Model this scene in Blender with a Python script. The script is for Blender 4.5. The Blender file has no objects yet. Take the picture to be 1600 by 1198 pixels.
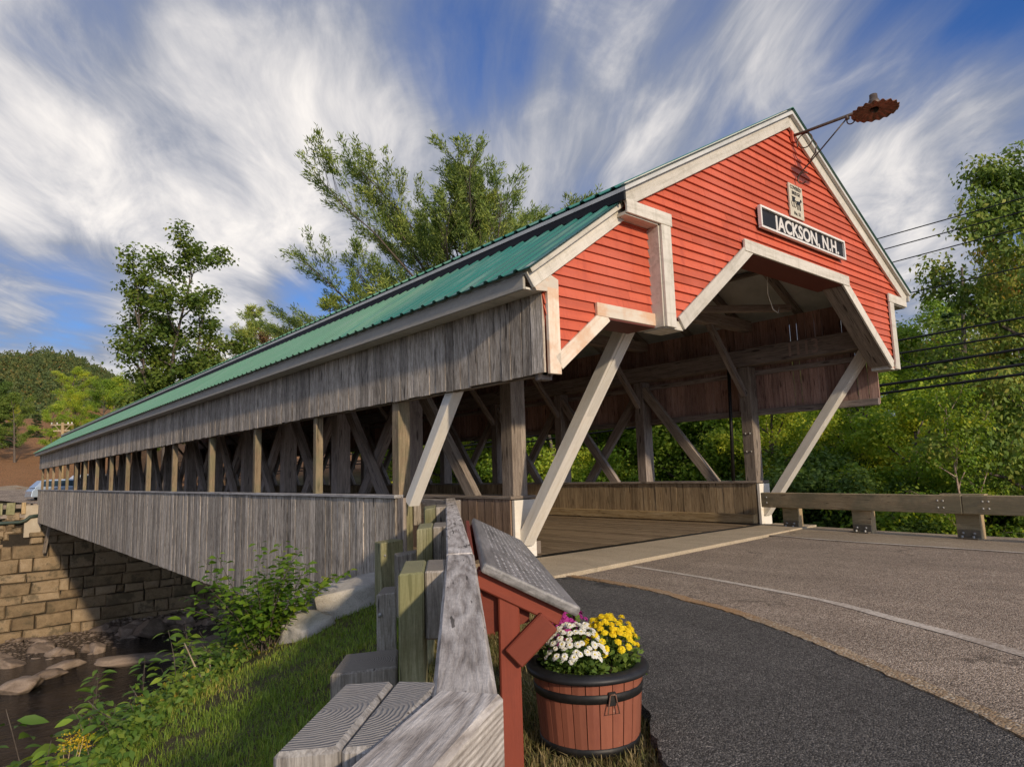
import bpy, bmesh, math, random
import numpy as np
from mathutils import Vector, Matrix, noise as mnoise
R = math.radians
C = bpy.context.scene.collection
scene = bpy.context.scene
random.seed(7)

# ------------------------------------------------------------------ camera
CAM_O = Vector((-9.24038, -4.43439, 1.19108))
CAM_R = Vector((0.76506068, -0.64323781, -0.03045116))
CAM_U = Vector((-0.05975483, -0.11799633, 0.99121452))
CAM_F = Vector((0.64117979, 0.75651965, 0.12871092))
FPX = 1046.872
cd = bpy.data.cameras.new('camera')
cam = bpy.data.objects.new('camera', cd); C.objects.link(cam)
cd.sensor_width = 36.0; cd.lens = FPX / 1600 * 36.0
cd.clip_start = 0.05; cd.clip_end = 6000
M = Matrix((CAM_R, CAM_U, -CAM_F)).transposed().to_4x4(); M.translation = CAM_O
cam.matrix_world = M
scene.camera = cam
scene.render.resolution_x = 1024; scene.render.resolution_y = 766

# ------------------------------------------------------------------ light
SUN = Vector((0.16, 0.93, -0.335)).normalized()          # direction the light travels
sun_el = math.asin(-SUN.z)
sun_az = math.atan2(-SUN.x, -SUN.y)                       # clockwise from +Y
ld = bpy.data.lights.new('sun', 'SUN'); ld.energy = 2.0; ld.angle = R(2.2); ld.color = (1.0, 0.83, 0.62)
so = bpy.data.objects.new('sun', ld); C.objects.link(so)
so.rotation_euler = SUN.to_track_quat('-Z', 'Y').to_euler()
scene.view_settings.view_transform = 'Standard'; scene.view_settings.look = 'None'
scene.view_settings.exposure = 0.76; scene.view_settings.gamma = 1.0
scene.view_settings.use_curve_mapping = False

def ray(x, y):
    return CAM_F + CAM_R * ((x - 800) / FPX) - CAM_U * ((y - 599) / FPX)
def at(x, y, ax, c):
    v = ray(x, y); i = 'xyz'.index(ax); t = (c - CAM_O[i]) / v[i]
    return CAM_O + v * t
def at_dist(x, y, dist):
    v = ray(x, y); return CAM_O + v * (dist / math.hypot(v.x, v.y))

# ------------------------------------------------------------------ node helpers
class NT:
    def __init__(s, tree):
        s.t = tree; s.t.nodes.clear()
    def n(s, typ, **kw):
        nd = s.t.nodes.new(typ)
        for k, v in kw.items():
            if k == 'ins':
                for kk, vv in v.items():
                    if isinstance(vv, bpy.types.NodeSocket): s.t.links.new(vv, nd.inputs[kk])
                    else: nd.inputs[kk].default_value = vv
            else: setattr(nd, k, v)
        return nd
    def l(s, a, b): s.t.links.new(a, b)
    def m(s, op, a, b=None, c=None, clamp=False):
        nd = s.t.nodes.new('ShaderNodeMath'); nd.operation = op; nd.use_clamp = clamp
        for i, v in enumerate((a, b, c)):
            if v is None: continue
            if isinstance(v, bpy.types.NodeSocket): s.t.links.new(v, nd.inputs[i])
            else: nd.inputs[i].default_value = v
        return nd.outputs[0]
    def vm(s, op, a, b=None):
        nd = s.t.nodes.new('ShaderNodeVectorMath'); nd.operation = op
        for i, v in enumerate((a, b)):
            if v is None: continue
            if isinstance(v, bpy.types.NodeSocket): s.t.links.new(v, nd.inputs[i])
            else: nd.inputs[i].default_value = v
        return nd.outputs['Value'] if op in ('DOT_PRODUCT', 'LENGTH', 'DISTANCE') else nd.outputs[0]
    def noise(s, vec, scale, detail=5, rough=.6, dist=0, out='Fac'):
        nd = s.n('ShaderNodeTexNoise'); s.l(vec, nd.inputs['Vector'])
        nd.inputs['Scale'].default_value = scale; nd.inputs['Detail'].default_value = detail
        nd.inputs['Roughness'].default_value = rough; nd.inputs['Distortion'].default_value = dist
        return nd.outputs[out]
    def ramp(s, fac, stops, interp='LINEAR'):
        nd = s.n('ShaderNodeValToRGB'); s.l(fac, nd.inputs[0]); e = nd.color_ramp.elements
        nd.color_ramp.interpolation = interp
        while len(e) < len(stops): e.new(.5)
        for i, (p, c) in enumerate(stops):
            e[i].position = p
            e[i].color = (c, c, c, 1) if isinstance(c, (int, float)) else (*c[:3], 1)
        return nd.outputs[0]
    def mix(s, fac, a, b, blend='MIX'):
        nd = s.t.nodes.new('ShaderNodeMix'); nd.data_type = 'RGBA'; nd.blend_type = blend
        for idx, v in ((0, fac), (6, a), (7, b)):
            if isinstance(v, bpy.types.NodeSocket): s.t.links.new(v, nd.inputs[idx])
            elif idx == 0: nd.inputs[idx].default_value = v
            else: nd.inputs[idx].default_value = (*v[:3], 1)
        return nd.outputs[2]
    def mapping(s, vec, scale=(1, 1, 1), loc=(0, 0, 0), rot=(0, 0, 0)):
        nd = s.n('ShaderNodeMapping'); s.l(vec, nd.inputs['Vector'])
        nd.inputs['Scale'].default_value = scale; nd.inputs['Location'].default_value = loc
        nd.inputs['Rotation'].default_value = rot
        return nd.outputs[0]
    def maprange(s, v, a, b, c=0, d=1, typ='SMOOTHSTEP'):
        nd = s.n('ShaderNodeMapRange'); nd.interpolation_type = typ
        s.l(v, nd.inputs[0])
        for i, q in enumerate((a, b, c, d)): nd.inputs[i + 1].default_value = q
        return nd.outputs[0]
    def bump(s, h, strength=.4, dist=.01):
        nd = s.n('ShaderNodeBump'); s.l(h, nd.inputs['Height'])
        nd.inputs['Strength'].default_value = strength; nd.inputs['Distance'].default_value = dist
        return nd.outputs[0]
    def out(s, shader, disp=None):
        o = s.n('ShaderNodeOutputMaterial'); s.l(shader, o.inputs[0])
    def principled(s, color, rough=.8, normal=None, metal=0, spec=.3):
        nd = s.n('ShaderNodeBsdfPrincipled')
        for k, v in (('Base Color', color), ('Roughness', rough), ('Metallic', metal), ('Specular IOR Level', spec)):
            if isinstance(v, bpy.types.NodeSocket): s.l(v, nd.inputs[k])
            else: nd.inputs[k].default_value = (*v[:3], 1) if k == 'Base Color' else v
        if normal: s.l(normal, nd.inputs['Normal'])
        return nd.outputs[0]
def newmat(name):
    m = bpy.data.materials.new(name); m.use_nodes = True
    return m, NT(m.node_tree)

# ------------------------------------------------------------------ world: Nishita sky with cirrus
w = bpy.data.worlds.new("World"); scene.world = w; w.use_nodes = True
t = NT(w.node_tree)
sky = t.n('ShaderNodeTexSky'); sky.sky_type = 'NISHITA'; sky.sun_disc = False
sky.sun_elevation = sun_el; sky.sun_rotation = sun_az; sky.air_density = 1.3; sky.dust_density = .4; sky.ozone_density = 2.0
tc = t.n('ShaderNodeTexCoord')
D_ = tc.outputs['Generated']
sx = t.n('ShaderNodeSeparateXYZ'); t.l(D_, sx.inputs[0])
zz = t.m('ADD', t.m('MAXIMUM', sx.outputs[2], 0.0), 0.09)
streak = ray(745, 735); streak = Vector((streak.x, streak.y, 0)).normalized()
px = t.m('DIVIDE', sx.outputs[0], zz); py = t.m('DIVIDE', sx.outputs[1], zz)
u_ = t.m('ADD', t.m('MULTIPLY', px, streak.x), t.m('MULTIPLY', py, streak.y))
v_ = t.m('SUBTRACT', t.m('MULTIPLY', px, streak.y), t.m('MULTIPLY', py, streak.x))
cb = t.n('ShaderNodeCombineXYZ'); t.l(u_, cb.inputs[0]); t.l(v_, cb.inputs[1])
P_ = cb.outputs[0]
warp = t.noise(P_, .55, 3, .5, 0, 'Color')
Pw = t.vm('ADD', P_, t.vm('MULTIPLY', t.vm('SUBTRACT', warp, (.5, .5, .5)), (1.1, .7, 0)))
n1 = t.noise(t.mapping(Pw, (.34, 1.5, 1), (3.1, 1.7, 0)), 1.0, 9, .58, .35)
n2 = t.noise(t.mapping(Pw, (.6, 4.6, 1), (7.3, 2.2, 0)), 1.0, 8, .62, .25)
n3 = t.noise(t.mapping(Pw, (.5, .7, 1), (1.3, 9.2, 0)), 1.0, 7, .58, .4)
def lobe(x, y, width, amp):
    d = ray(x, y).normalized()
    dd = t.vm('DOT_PRODUCT', D_, tuple(d))
    return t.m('MULTIPLY', t.maprange(dd, math.cos(width * 1.25), 1.0), amp * .55)
n4 = t.noise(t.mapping(Pw, (1.3, 3.0, 1), (11.3, 4.2, 0)), 1.0, 8, .60, .7)
n5 = t.noise(t.mapping(D_, (3., 3., 9.)), 1.6, 8, .62, .4)
low = t.maprange(sx.outputs[2], .08, .42, 1, 0)
str_ = t.m('ADD', t.m('MULTIPLY', n1, .44), t.m('ADD', t.m('MULTIPLY', n2, .20), t.m('MULTIPLY', n4, .20)))
lowf = t.m('ADD', t.m('MULTIPLY', n5, .62), t.m('MULTIPLY', n4, .22))
dens = t.m('ADD', t.m('MULTIPLY', str_, t.m('SUBTRACT', 1, low)), t.m('MULTIPLY', lowf, low))
dens = t.m('ADD', dens, t.m('MULTIPLY', n3, .18))
for L_ in ((70, 190, .26, .22), (150, 230, .12, .08), (470, 330, .22, .10), (60, 570, .14, .14), (420, 430, .15, .16), (110, 370, .16, .14), (1470, 235, .11, .26), (1340, 300, .09, .16), (1590, 170, .09, .16),
           (1290, 40, .12, .20), (1450, 480, .22, .20), (880, 250, .22, .10), (1130, 170, .18, .08), (250, 560, .10, .12), (560, 250, .16, .06), (470, 120, .2, .05),
           (40, 465, .10, -.30), (160, 475, .08, -.20), (505, 462, .08, -.30), (1480, 70, .17, -.30), (1360, 345, .06, -.10), (720, 70, .11, -.20), (250, 20, .16, -.08),
           (1570, 300, .09, -.22), (1010, 60, .12, -.10), (40, 10, .12, -.14), (290, 265, .09, -.14), (880, 60, .08, -.06)):
    dens = t.m('ADD', dens, lobe(*L_))
cov = t.maprange(dens, .335, .62)
# white streaky cores on a thin lavender veil
bright = t.maprange(t.m('ADD', t.m('MULTIPLY', n4, .40), t.m('MULTIPLY', dens, .80)), .585, .93)
cloudc = t.mix(bright, (1.45, 1.68, 2.25), (5.85, 5.7, 5.6))
# thin cloud scatters forward: unseen glow towards the sun, added to lift fill
sd = t.m('MAXIMUM', t.vm('DOT_PRODUCT', D_, tuple(-SUN)), 0.0)
gl = t.m('ADD', 1.0, t.m('MULTIPLY', t.m('POWER', sd, 2.0), 2.6)); gv = t.n('ShaderNodeCombineXYZ')
for i in range(3): t.l(t.m('MULTIPLY', gl, (1.0, .96, .90)[i]), gv.inputs[i])
cloudc = t.mix(1.0, cloudc, gv.outputs[0], 'MULTIPLY')
skyc = t.mix(1.0, sky.outputs[0], (0.17, 0.33, 0.66), 'MULTIPLY')
skyc = t.mix(t.maprange(sx.outputs[2], .0, .16, 1, 0), skyc, (4.6, 5.6, 7.2))
fac = t.m('MULTIPLY', cov, .96)
col = t.mix(fac, skyc, cloudc)
bg = t.n('ShaderNodeBackground'); t.l(col, bg.inputs[0]); bg.inputs[1].default_value = 0.118
wo = t.n('ShaderNodeOutputWorld'); t.l(bg.outputs[0], wo.inputs[0])

# ------------------------------------------------------------------ mesh helpers
class MB:
    def __init__(s): s.v = []; s.f = []; s.a = []
    def poly(s, pts, rnd=None):
        i = len(s.v); s.v += [tuple(p) for p in pts]
        s.f.append(tuple(range(i, i + len(pts)))); s.a.append(random.random() if rnd is None else rnd)
    def hexa(s, p, rnd=None):      # 8 points: bottom ring 0-3 ccw seen from above, top ring 4-7
        r = random.random() if rnd is None else rnd
        i = len(s.v); s.v += [tuple(q) for q in p]
        for f in ((0, 3, 2, 1), (4, 5, 6, 7), (0, 1, 5, 4), (1, 2, 6, 5), (2, 3, 7, 6), (3, 0, 4, 7)):
            s.f.append(tuple(i + k for k in f)); s.a.append(r)
    def box(s, lo, hi, rnd=None):
        x0, y0, z0 = lo; x1, y1, z1 = hi
        s.hexa([(x0, y0, z0), (x1, y0, z0), (x1, y1, z0), (x0, y1, z0), (x0, y0, z1), (x1, y0, z1), (x1, y1, z1), (x0, y1, z1)], rnd)
    def prism(s, pts, d, rnd=None):  # planar polygon pts extruded by vector d
        r = random.random() if rnd is None else rnd
        d = Vector(d); n = len(pts); i = len(s.v)
        A = [Vector(p) for p in pts]
        nrm = Vector((0, 0, 0))
        for k in range(n): nrm += A[k].cross(A[(k + 1) % n])
        if nrm.dot(d) > 0: A.reverse()
        s.v += [tuple(p) for p in A] + [tuple(p + d) for p in A]
        s.f.append(tuple(range(i, i + n))); s.f.append(tuple(range(i + 2 * n - 1, i + n - 1, -1))); s.a += [r, r]
        for k in range(n):
            k2 = (k + 1) % n
            s.f.append((i + k2, i + k, i + n + k, i + n + k2)); s.a.append(r)
    def tube(s, pts, rad, n=6, rnd=None, cap=True):
        r = random.random() if rnd is None else rnd
        pts = [Vector(p) for p in pts]; m = len(pts)
        if not hasattr(rad, '__len__'): rad = [rad] * m
        b = len(s.v); up = None
        for k in range(m):
            d = (pts[min(k + 1, m - 1)] - pts[max(k - 1, 0)])
            d = d.normalized() if d.length > 1e-9 else Vector((0, 0, 1))
            if up is None:
                up = Vector((0, 0, 1)) if abs(d.z) < .9 else Vector((1, 0, 0))
            a = d.cross(up)
            if a.length < 1e-6: a = d.cross(Vector((0, 1, 0)))
            a.normalize(); c = a.cross(d).normalized(); up = c
            for q in range(n):
                an = 2 * math.pi * q / n
                s.v.append(tuple(pts[k] + (a * math.cos(an) + c * math.sin(an)) * rad[k]))
        for k in range(m - 1):
            for q in range(n):
                q2 = (q + 1) % n
                s.f.append((b + k * n + q, b + k * n + q2, b + (k + 1) * n + q2, b + (k + 1) * n + q)); s.a.append(r)
        if cap:
            s.f.append(tuple(b + q for q in range(n - 1, -1, -1))); s.a.append(r)
            s.f.append(tuple(b + (m - 1) * n + q for q in range(n))); s.a.append(r)
    def lathe(s, prof, center, n=32, rnd=None, wave=None):
        r = random.random() if rnd is None else rnd
        b = len(s.v); m = len(prof)
        for (rr, z) in prof:
            for q in range(n):
                an = 2 * math.pi * q / n
                k = 1.0; dz = 0
                if wave: k, dz = wave(an, rr)
                s.v.append((center[0] + rr * k * math.cos(an), center[1] + rr * k * math.sin(an), center[2] + z + dz))
        for k in range(m - 1):
            for q in range(n):
                q2 = (q + 1) % n
                s.f.append((b + k * n + q, b + k * n + q2, b + (k + 1) * n + q2, b + (k + 1) * n + q)); s.a.append(r)
    def mesh(s, name, smooth=False):
        me = bpy.data.meshes.new(name); me.from_pydata(s.v, [], s.f); me.update()
        at_ = me.attributes.new('rnd', 'FLOAT', 'FACE'); at_.data.foreach_set('value', s.a)
        if smooth: me.polygons.foreach_set('use_smooth', [True] * len(me.polygons))
        return me
def np_mesh(name, V, F, A=None, smooth=False):
    """V (n,3), F (m,k) numpy arrays -> mesh"""
    me = bpy.data.meshes.new(name); n, m, k = len(V), len(F), F.shape[1]
    me.vertices.add(n); me.vertices.foreach_set('co', np.asarray(V, np.float32).ravel())
    me.loops.add(m * k); me.loops.foreach_set('vertex_index', F.astype(np.int32).ravel())
    me.polygons.add(m); me.polygons.foreach_set('loop_start', np.arange(0, m * k, k, dtype=np.int32))
    me.update(calc_edges=True)
    if A is not None:
        at_ = me.attributes.new('rnd', 'FLOAT', 'FACE'); at_.data.foreach_set('value', np.asarray(A, np.float32))
    if smooth: me.polygons.foreach_set('use_smooth', np.ones(m, bool))
    return me
def bevel(me, width, seg=1):
    bm = bmesh.new(); bm.from_mesh(me)
    bmesh.ops.bevel(bm, geom=[e for e in bm.edges], offset=width, segments=seg, profile=.5, affect='EDGES')
    bm.to_mesh(me); bm.free()

WM = {}
def obj(name, me, mat=None, parent=None, W=None):
    W = W or Matrix.Identity(4)
    o = bpy.data.objects.new(name, me); C.objects.link(o)
    if parent is not None:
        o.parent = parent; o.matrix_basis = WM[parent.name].inverted() @ W
    else: o.matrix_basis = W
    WM[o.name] = W
    if me is not None and mat is not None:
        for m in (mat if isinstance(mat, (list, tuple)) else [mat]): me.materials.append(m)
    return o
def tag(o, label=None, cat=None, group=None, kind=None):
    if label: o['label'] = label
    if cat: o['category'] = cat
    if group: o['group'] = group
    if kind: o['kind'] = kind
    return o
def thing(name, label, cat, loc, group=None):
    o = obj(name, None, None, None, Matrix.Translation(Vector(loc)))
    return tag(o, label, cat, group)
def frame(p, q, up=(0, 0, 1)):
    p, q = Vector(p), Vector(q); x = (q - p); L = x.length; x = x / L; up = Vector(up)
    if abs(x.dot(up)) > .98: up = Vector((0, 1, 0))
    y = up.cross(x).normalized(); z = x.cross(y)
    Mx = Matrix((x, y, z)).transposed().to_4x4(); Mx.translation = p
    return Mx, L
def beam(name, p, q, wd, ht, mat, parent, up=(0, 0, 1), bev=.006, rough=0):
    """timber from p to q, wd across, ht along 'up'; grain along its own X"""
    Mx, L = frame(p, q, up)
    mb = MB(); mb.box((0, -wd / 2, -ht / 2), (L, wd / 2, ht / 2)); me = mb.mesh(name)
    if bev: bevel(me, bev)
    return obj(name, me, mat, parent, Mx)

# ------------------------------------------------------------------ materials
def wood(name, dark, mid, light, axis='X', fine=1.0, rough=.85, bump=.5, rings=True, moss=None, spread=.35, knots=True, along=.55, stain=None, figure=0.):
    m, t = newmat(name)
    tc = t.n('ShaderNodeTexCoord'); oi = t.n('ShaderNodeObjectInfo'); at_ = t.n('ShaderNodeAttribute', attribute_name='rnd')
    off = t.n('ShaderNodeCombineXYZ')
    t.l(t.m('ADD', t.m('MULTIPLY', oi.outputs['Random'], 63.), t.m('MULTIPLY', at_.outputs['Fac'], 37.)), off.inputs[0])
    t.l(t.m('MULTIPLY', at_.outputs['Fac'], 19.), off.inputs[1]); t.l(t.m('MULTIPLY', at_.outputs['Fac'], 53.), off.inputs[2])
    ob = tc.outputs['Object']; pos = t.vm('ADD', ob, off.outputs[0])
    s = {'X': (along, 9, 9), 'Y': (9, along, 9), 'Z': (9, 9, along)}[axis]
    wv = t.noise(pos, 1.3, 2, .5, 0, 'Color')
    pos2 = t.vm('ADD', pos, t.vm('MULTIPLY', t.vm('SUBTRACT', wv, (.5, .5, .5)), (.05, .05, .05)))
    g1 = t.noise(t.mapping(pos2, tuple(q * fine for q in s)), 1.6, 8, .68, .6)
    g2 = t.noise(t.mapping(pos2, tuple(q * fine * 5.5 for q in s)), 1.6, 5, .65, .3)
    blot = t.noise(pos, .9, 4, .6)
    f = t.m('ADD', t.m('MULTIPLY', g1, .54), t.m('MULTIPLY', g2, .46))
    if figure:
        sq = t.n('ShaderNodeSeparateXYZ'); t.l(ob, sq.inputs[0]); ai_ = 'XYZ'.index(axis); b_, d_ = [i for i in range(3) if i != ai_]
        fs = {'X': (.42, 3, 3), 'Y': (3, .42, 3), 'Z': (3, 3, .42)}[axis]
        dd = t.m('SQRT', t.m('ADD', t.m('POWER', t.m('ADD', sq.outputs[b_], .02), 2.), t.m('POWER', t.m('ADD', sq.outputs[d_], .11), 2.)))
        dd = t.m('ADD', dd, t.m('MULTIPLY', t.noise(t.mapping(pos, fs), 1.5, 3, .45), .13))
        fg = t.m('POWER', t.m('ADD', t.m('MULTIPLY', t.m('SINE', t.m('MULTIPLY', dd, 560.)), .5), .5), .6)
        f = t.m('ADD', t.m('MULTIPLY', f, 1 - figure), t.m('MULTIPLY', t.m('ADD', t.m('MULTIPLY', fg, .30), .36), figure))
    c = t.ramp(f, [(.34, dark), (.48, mid), (.62, light)])
    # board to board and blotch variation
    var = t.m('ADD', t.m('MULTIPLY', at_.outputs['Fac'], spread), t.m('MULTIPLY', blot, spread * 1.3))
    var = t.m('ADD', var, 1 - spread * 1.15)
    cbv = t.n('ShaderNodeCombineXYZ')
    for i in range(3): t.l(var, cbv.inputs[i])
    c = t.mix(1.0, c, cbv.outputs[0], 'MULTIPLY')
    h = f
    if knots:
        ks = {'X': (.8, 4, 4), 'Y': (4, .8, 4), 'Z': (4, 4, .8)}[axis]
        vo = t.n('ShaderNodeTexVoronoi', feature='F1'); t.l(t.mapping(pos, ks), vo.inputs['Vector']); vo.inputs['Scale'].default_value = 1.5
        k = t.maprange(vo.outputs['Distance'], .07, .15, 1, 0)
        c = t.mix(t.m('MULTIPLY', k, .8), c, tuple(q * .35 for q in dark))
    fn = t.noise(pos, 70, 4, .7); fv = t.m('ADD', t.m('MULTIPLY', fn, .7), .65); cf = t.n('ShaderNodeCombineXYZ')
    for i in range(3): t.l(fv, cf.inputs[i])
    c = t.mix(1., c, cf.outputs[0], 'MULTIPLY')
    crk = t.maprange(t.noise(t.mapping(pos2, tuple(q * 1.6 for q in s)), 2.6, 2, .5, .5), .31, .355, 1, 0)
    c = t.mix(t.m('MULTIPLY', crk, .8), c, tuple(q * .4 for q in dark))
    if moss:
        ms = t.maprange(t.noise(pos, 1.6, 5, .65), .42, .62)
        c = t.mix(t.m('MULTIPLY', ms, .65), c, moss)
    if stain:
        st = t.maprange(t.noise(pos, .7, 5, .7), .5, .66)
        c = t.mix(t.m('MULTIPLY', st, .8), c, stain)
    if rings:
        sp = t.n('ShaderNodeSeparateXYZ'); t.l(tc.outputs['Normal'], sp.inputs[0])
        so_ = t.n('ShaderNodeSeparateXYZ'); t.l(ob, so_.inputs[0])
        ai = 'XYZ'.index(axis); b, d = [i for i in range(3) if i != ai]
        em = t.m('GREATER_THAN', t.m('ABSOLUTE', sp.outputs[ai]), .85)
        rr = t.m('SQRT', t.m('ADD', t.m('POWER', t.m('ADD', so_.outputs[b], t.m('MULTIPLY', oi.outputs['Random'], .06)), 2.), t.m('POWER', t.m('SUBTRACT', so_.outputs[d], .03), 2.)))
        rr = t.m('ADD', rr, t.m('MULTIPLY', t.noise(ob, 9, 3, .6), .035))
        rg = t.m('ADD', t.m('MULTIPLY', t.m('SINE', t.m('MULTIPLY', rr, 640.)), .5), .5)
        rg = t.m('ADD', t.m('MULTIPLY', rg, .30), t.m('MULTIPLY', t.noise(ob, 38, 5, .75), .70))
        ec = t.ramp(rg, [(.15, tuple(q * .8 for q in mid) if False else tuple((a + b * 1.6) * .36 for a, b in zip(dark, mid))), (.75, tuple(q * 1.05 for q in mid))])
        c = t.mix(em, c, ec); h = t.n('ShaderNodeMix', ins={0: em, 2: f, 3: rg}).outputs[0]
    nrm = t.bump(h, bump, .012)
    t.out(t.principled(c, rough, nrm, spec=.2))
    return m
def paint(name, col, dirt, axis='X', rough=.6, wear=.35, bump=.15, stain=None, chip=None, streak=0.):
    m, t = newmat(name)
    tc = t.n('ShaderNodeTexCoord'); oi = t.n('ShaderNodeObjectInfo'); at_ = t.n('ShaderNodeAttribute', attribute_name='rnd')
    off = t.n('ShaderNodeCombineXYZ'); t.l(t.m('ADD', t.m('MULTIPLY', oi.outputs['Random'], 41.), t.m('MULTIPLY', at_.outputs['Fac'], 29.)), off.inputs[0])
    pos = t.vm('ADD', tc.outputs['Object'], off.outputs[0])
    s = {'X': (.8, 9, 9), 'Y': (9, .8, 9), 'Z': (9, 9, .8)}[axis]
    n1 = t.noise(t.mapping(pos, s), 2., 8, .7, .3); n2 = t.noise(pos, 1.7, 6, .68); n3 = t.noise(pos, 22., 4, .6)
    d = t.m('ADD', t.m('MULTIPLY', n1, .5), t.m('ADD', t.m('MULTIPLY', n2, .35), t.m('MULTIPLY', n3, .15)))
    c = t.mix(t.m('MULTIPLY', t.maprange(d, .44, .68), wear), col, dirt)
    v = t.m('ADD', t.m('ADD', t.m('MULTIPLY', at_.outputs['Fac'], .30), t.m('MULTIPLY', n2, .62)), .54); cv = t.n('ShaderNodeCombineXYZ')
    for i in range(3): t.l(v, cv.inputs[i])
    c = t.mix(1., c, cv.outputs[0], 'MULTIPLY')
    if streak:
        sk = t.maprange(t.noise(t.mapping(tc.outputs['Object'], (7, 7, .55)), 1.6, 6, .7, .3), .50, .68); c = t.mix(t.m('MULTIPLY', sk, streak), c, dirt)
        fd = t.maprange(t.noise(tc.outputs['Object'], .8, 4, .6), .45, .65); c = t.mix(t.m('MULTIPLY', fd, streak * .45), c, tuple(min(1, q * 1.1 + .06) for q in col))
    if stain: c = t.mix(t.m('MULTIPLY', t.maprange(t.noise(pos, 1.3, 5, .7), .46, .6), .7), c, stain)
    if chip:
        ch = t.maprange(t.noise(t.mapping(pos, tuple(q ** .5 for q in s)), 7., 6, .7), .67, .70)
        c = t.mix(t.m('MULTIPLY', ch, .85), c, chip)
    t.out(t.principled(c, rough, t.bump(n1, bump, .006), spec=.3))
    return m
def metal(name, col, col2=None, rough=.45, metallic=.6, scale=6., bump=.1):
    m, t = newmat(name); tc = t.n('ShaderNodeTexCoord')
    n = t.noise(tc.outputs['Object'], scale, 6, .7)
    c = t.mix(t.maprange(n, .4, .66), col, col2 or tuple(q * .6 for q in col))
    t.out(t.principled(c, rough, t.bump(n, bump, .004), metallic, .4)); return m
def leafmat(name, stops, trans=.45, hue_var=.35, rough=.6):
    m, t = newmat(name)
    at_ = t.n('ShaderNodeAttribute', attribute_name='rnd'); oi = t.n('ShaderNodeObjectInfo')
    tc = t.n('ShaderNodeTexCoord')
    big = t.noise(tc.outputs['Object'], .45, 3, .6)
    f = t.m('ADD', t.m('MULTIPLY', at_.outputs['Fac'], .55), t.m('MULTIPLY', t.maprange(big, .3, .7, 0, 1, 'LINEAR'), .45))
    f = t.m('ADD', f, t.m('MULTIPLY', t.m('SUBTRACT', oi.outputs['Random'], .5), hue_var), clamp=True)
    c = t.ramp(f, stops)
    nd = t.n('ShaderNodeBsdfPrincipled'); t.l(c, nd.inputs['Base Color']); nd.inputs['Roughness'].default_value = rough; nd.inputs['Specular IOR Level'].default_value = .25
    tr = t.n('ShaderNodeBsdfTranslucent'); t.l(t.mix(1., c, (1.25, 1.25, .6), 'MULTIPLY'), tr.inputs[0])
    mx = t.n('ShaderNodeMixShader', ins={0: trans}); t.l(nd.outputs[0], mx.inputs[1]); t.l(tr.outputs[0], mx.inputs[2])
    t.out(mx.outputs[0]); return m

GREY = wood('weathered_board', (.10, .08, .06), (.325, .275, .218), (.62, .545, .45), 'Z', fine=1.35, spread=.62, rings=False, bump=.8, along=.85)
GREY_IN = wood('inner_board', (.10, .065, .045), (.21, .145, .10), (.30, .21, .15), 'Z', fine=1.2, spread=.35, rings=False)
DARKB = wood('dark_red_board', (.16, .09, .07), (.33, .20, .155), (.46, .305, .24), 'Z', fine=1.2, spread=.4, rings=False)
TIMBER = wood('timber', (.10, .078, .06), (.235, .19, .15), (.36, .30, .24), 'X', spread=.3)
TIMBER_DARK = wood('dark_timber', (.105, .082, .07), (.25, .205, .175), (.38, .32, .27), 'X', spread=.3)
TIMBER_NEW = wood('tan_timber', (.19, .12, .055), (.40, .28, .14), (.56, .42, .24), 'X', spread=.3)
POSTW = wood('wall_post_wood', (.10, .07, .045), (.235, .17, .105), (.37, .285, .18), 'X', spread=.3, moss=(.17, .16, .09))
RAILW = wood('silver_timber', (.085, .067, .052), (.32, .278, .238), (.58, .525, .46), 'X', fine=1.15, spread=.45, bump=1., along=1.0, figure=.34)
POSTG = wood('green_timber', (.13, .115, .05), (.27, .25, .13), (.40, .37, .225), 'X', fine=1.5, spread=.25, moss=(.16, .165, .07), bump=.6)
BROWNRAIL = wood('brown_rail_timber', (.20, .135, .07), (.43, .315, .175), (.60, .47, .28), 'X', fine=1.1, along=.9, figure=.35, spread=.3, moss=(.2, .185, .11), bump=.6)
DECKW = wood('deck_plank', (.10, .068, .04), (.23, .165, .10), (.37, .28, .175), 'Y', fine=1.0, spread=.35, rings=False, along=.25)
CREAM = paint('cream_trim_paint', (.64, .59, .50), (.33, .30, .23), 'X', wear=.9, stain=None, streak=.35)
CREAMS = paint('cream_stained_paint', (.68, .60, .48), (.55, .34, .20), 'X', wear=.7, stain=(.62, .36, .20))
WHITE = paint('white_board_paint', (.74, .69, .60), (.50, .42, .30), 'X', wear=.6)
RED = paint('red_clapboard_paint', (.54, .108, .052), (.38, .068, .038), 'X', rough=.62, wear=.6, bump=.2, chip=(.30, .06, .04), streak=.6)
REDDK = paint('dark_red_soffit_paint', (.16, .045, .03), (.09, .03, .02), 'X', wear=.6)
REDPOST = paint('red_stain', (.215, .046, .025), (.14, .032, .02), 'X', rough=.7, wear=.8, bump=.4)
STAVE = paint('barrel_stave_paint', (.26, .088, .05), (.165, .05, .032), 'Z', rough=.6, wear=.8, bump=.3, chip=(.42, .24, .17))
ROOFG = metal('green_roof_metal', (.085, .27, .15), (.065, .225, .125), .42, .25, 1.2)
BLACKM = metal('black_iron', (.018, .018, .017), (.035, .03, .026), .5, .5, 20.)
RUST = metal('rusty_iron', (.25, .13, .085), (.14, .075, .05), .75, .2, 14., .3)
LAMPARM = metal('lamp_arm_iron', (.13, .105, .085), (.08, .055, .042), .6, .4, 16.)
GALV = metal('galvanised_bolt', (.40, .39, .36), (.28, .26, .23), .55, .5, 30.)
ROOFIN = metal('pale_roof_underside', (.62, .61, .57), (.5, .5, .47), .6, .1, 2.)
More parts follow.
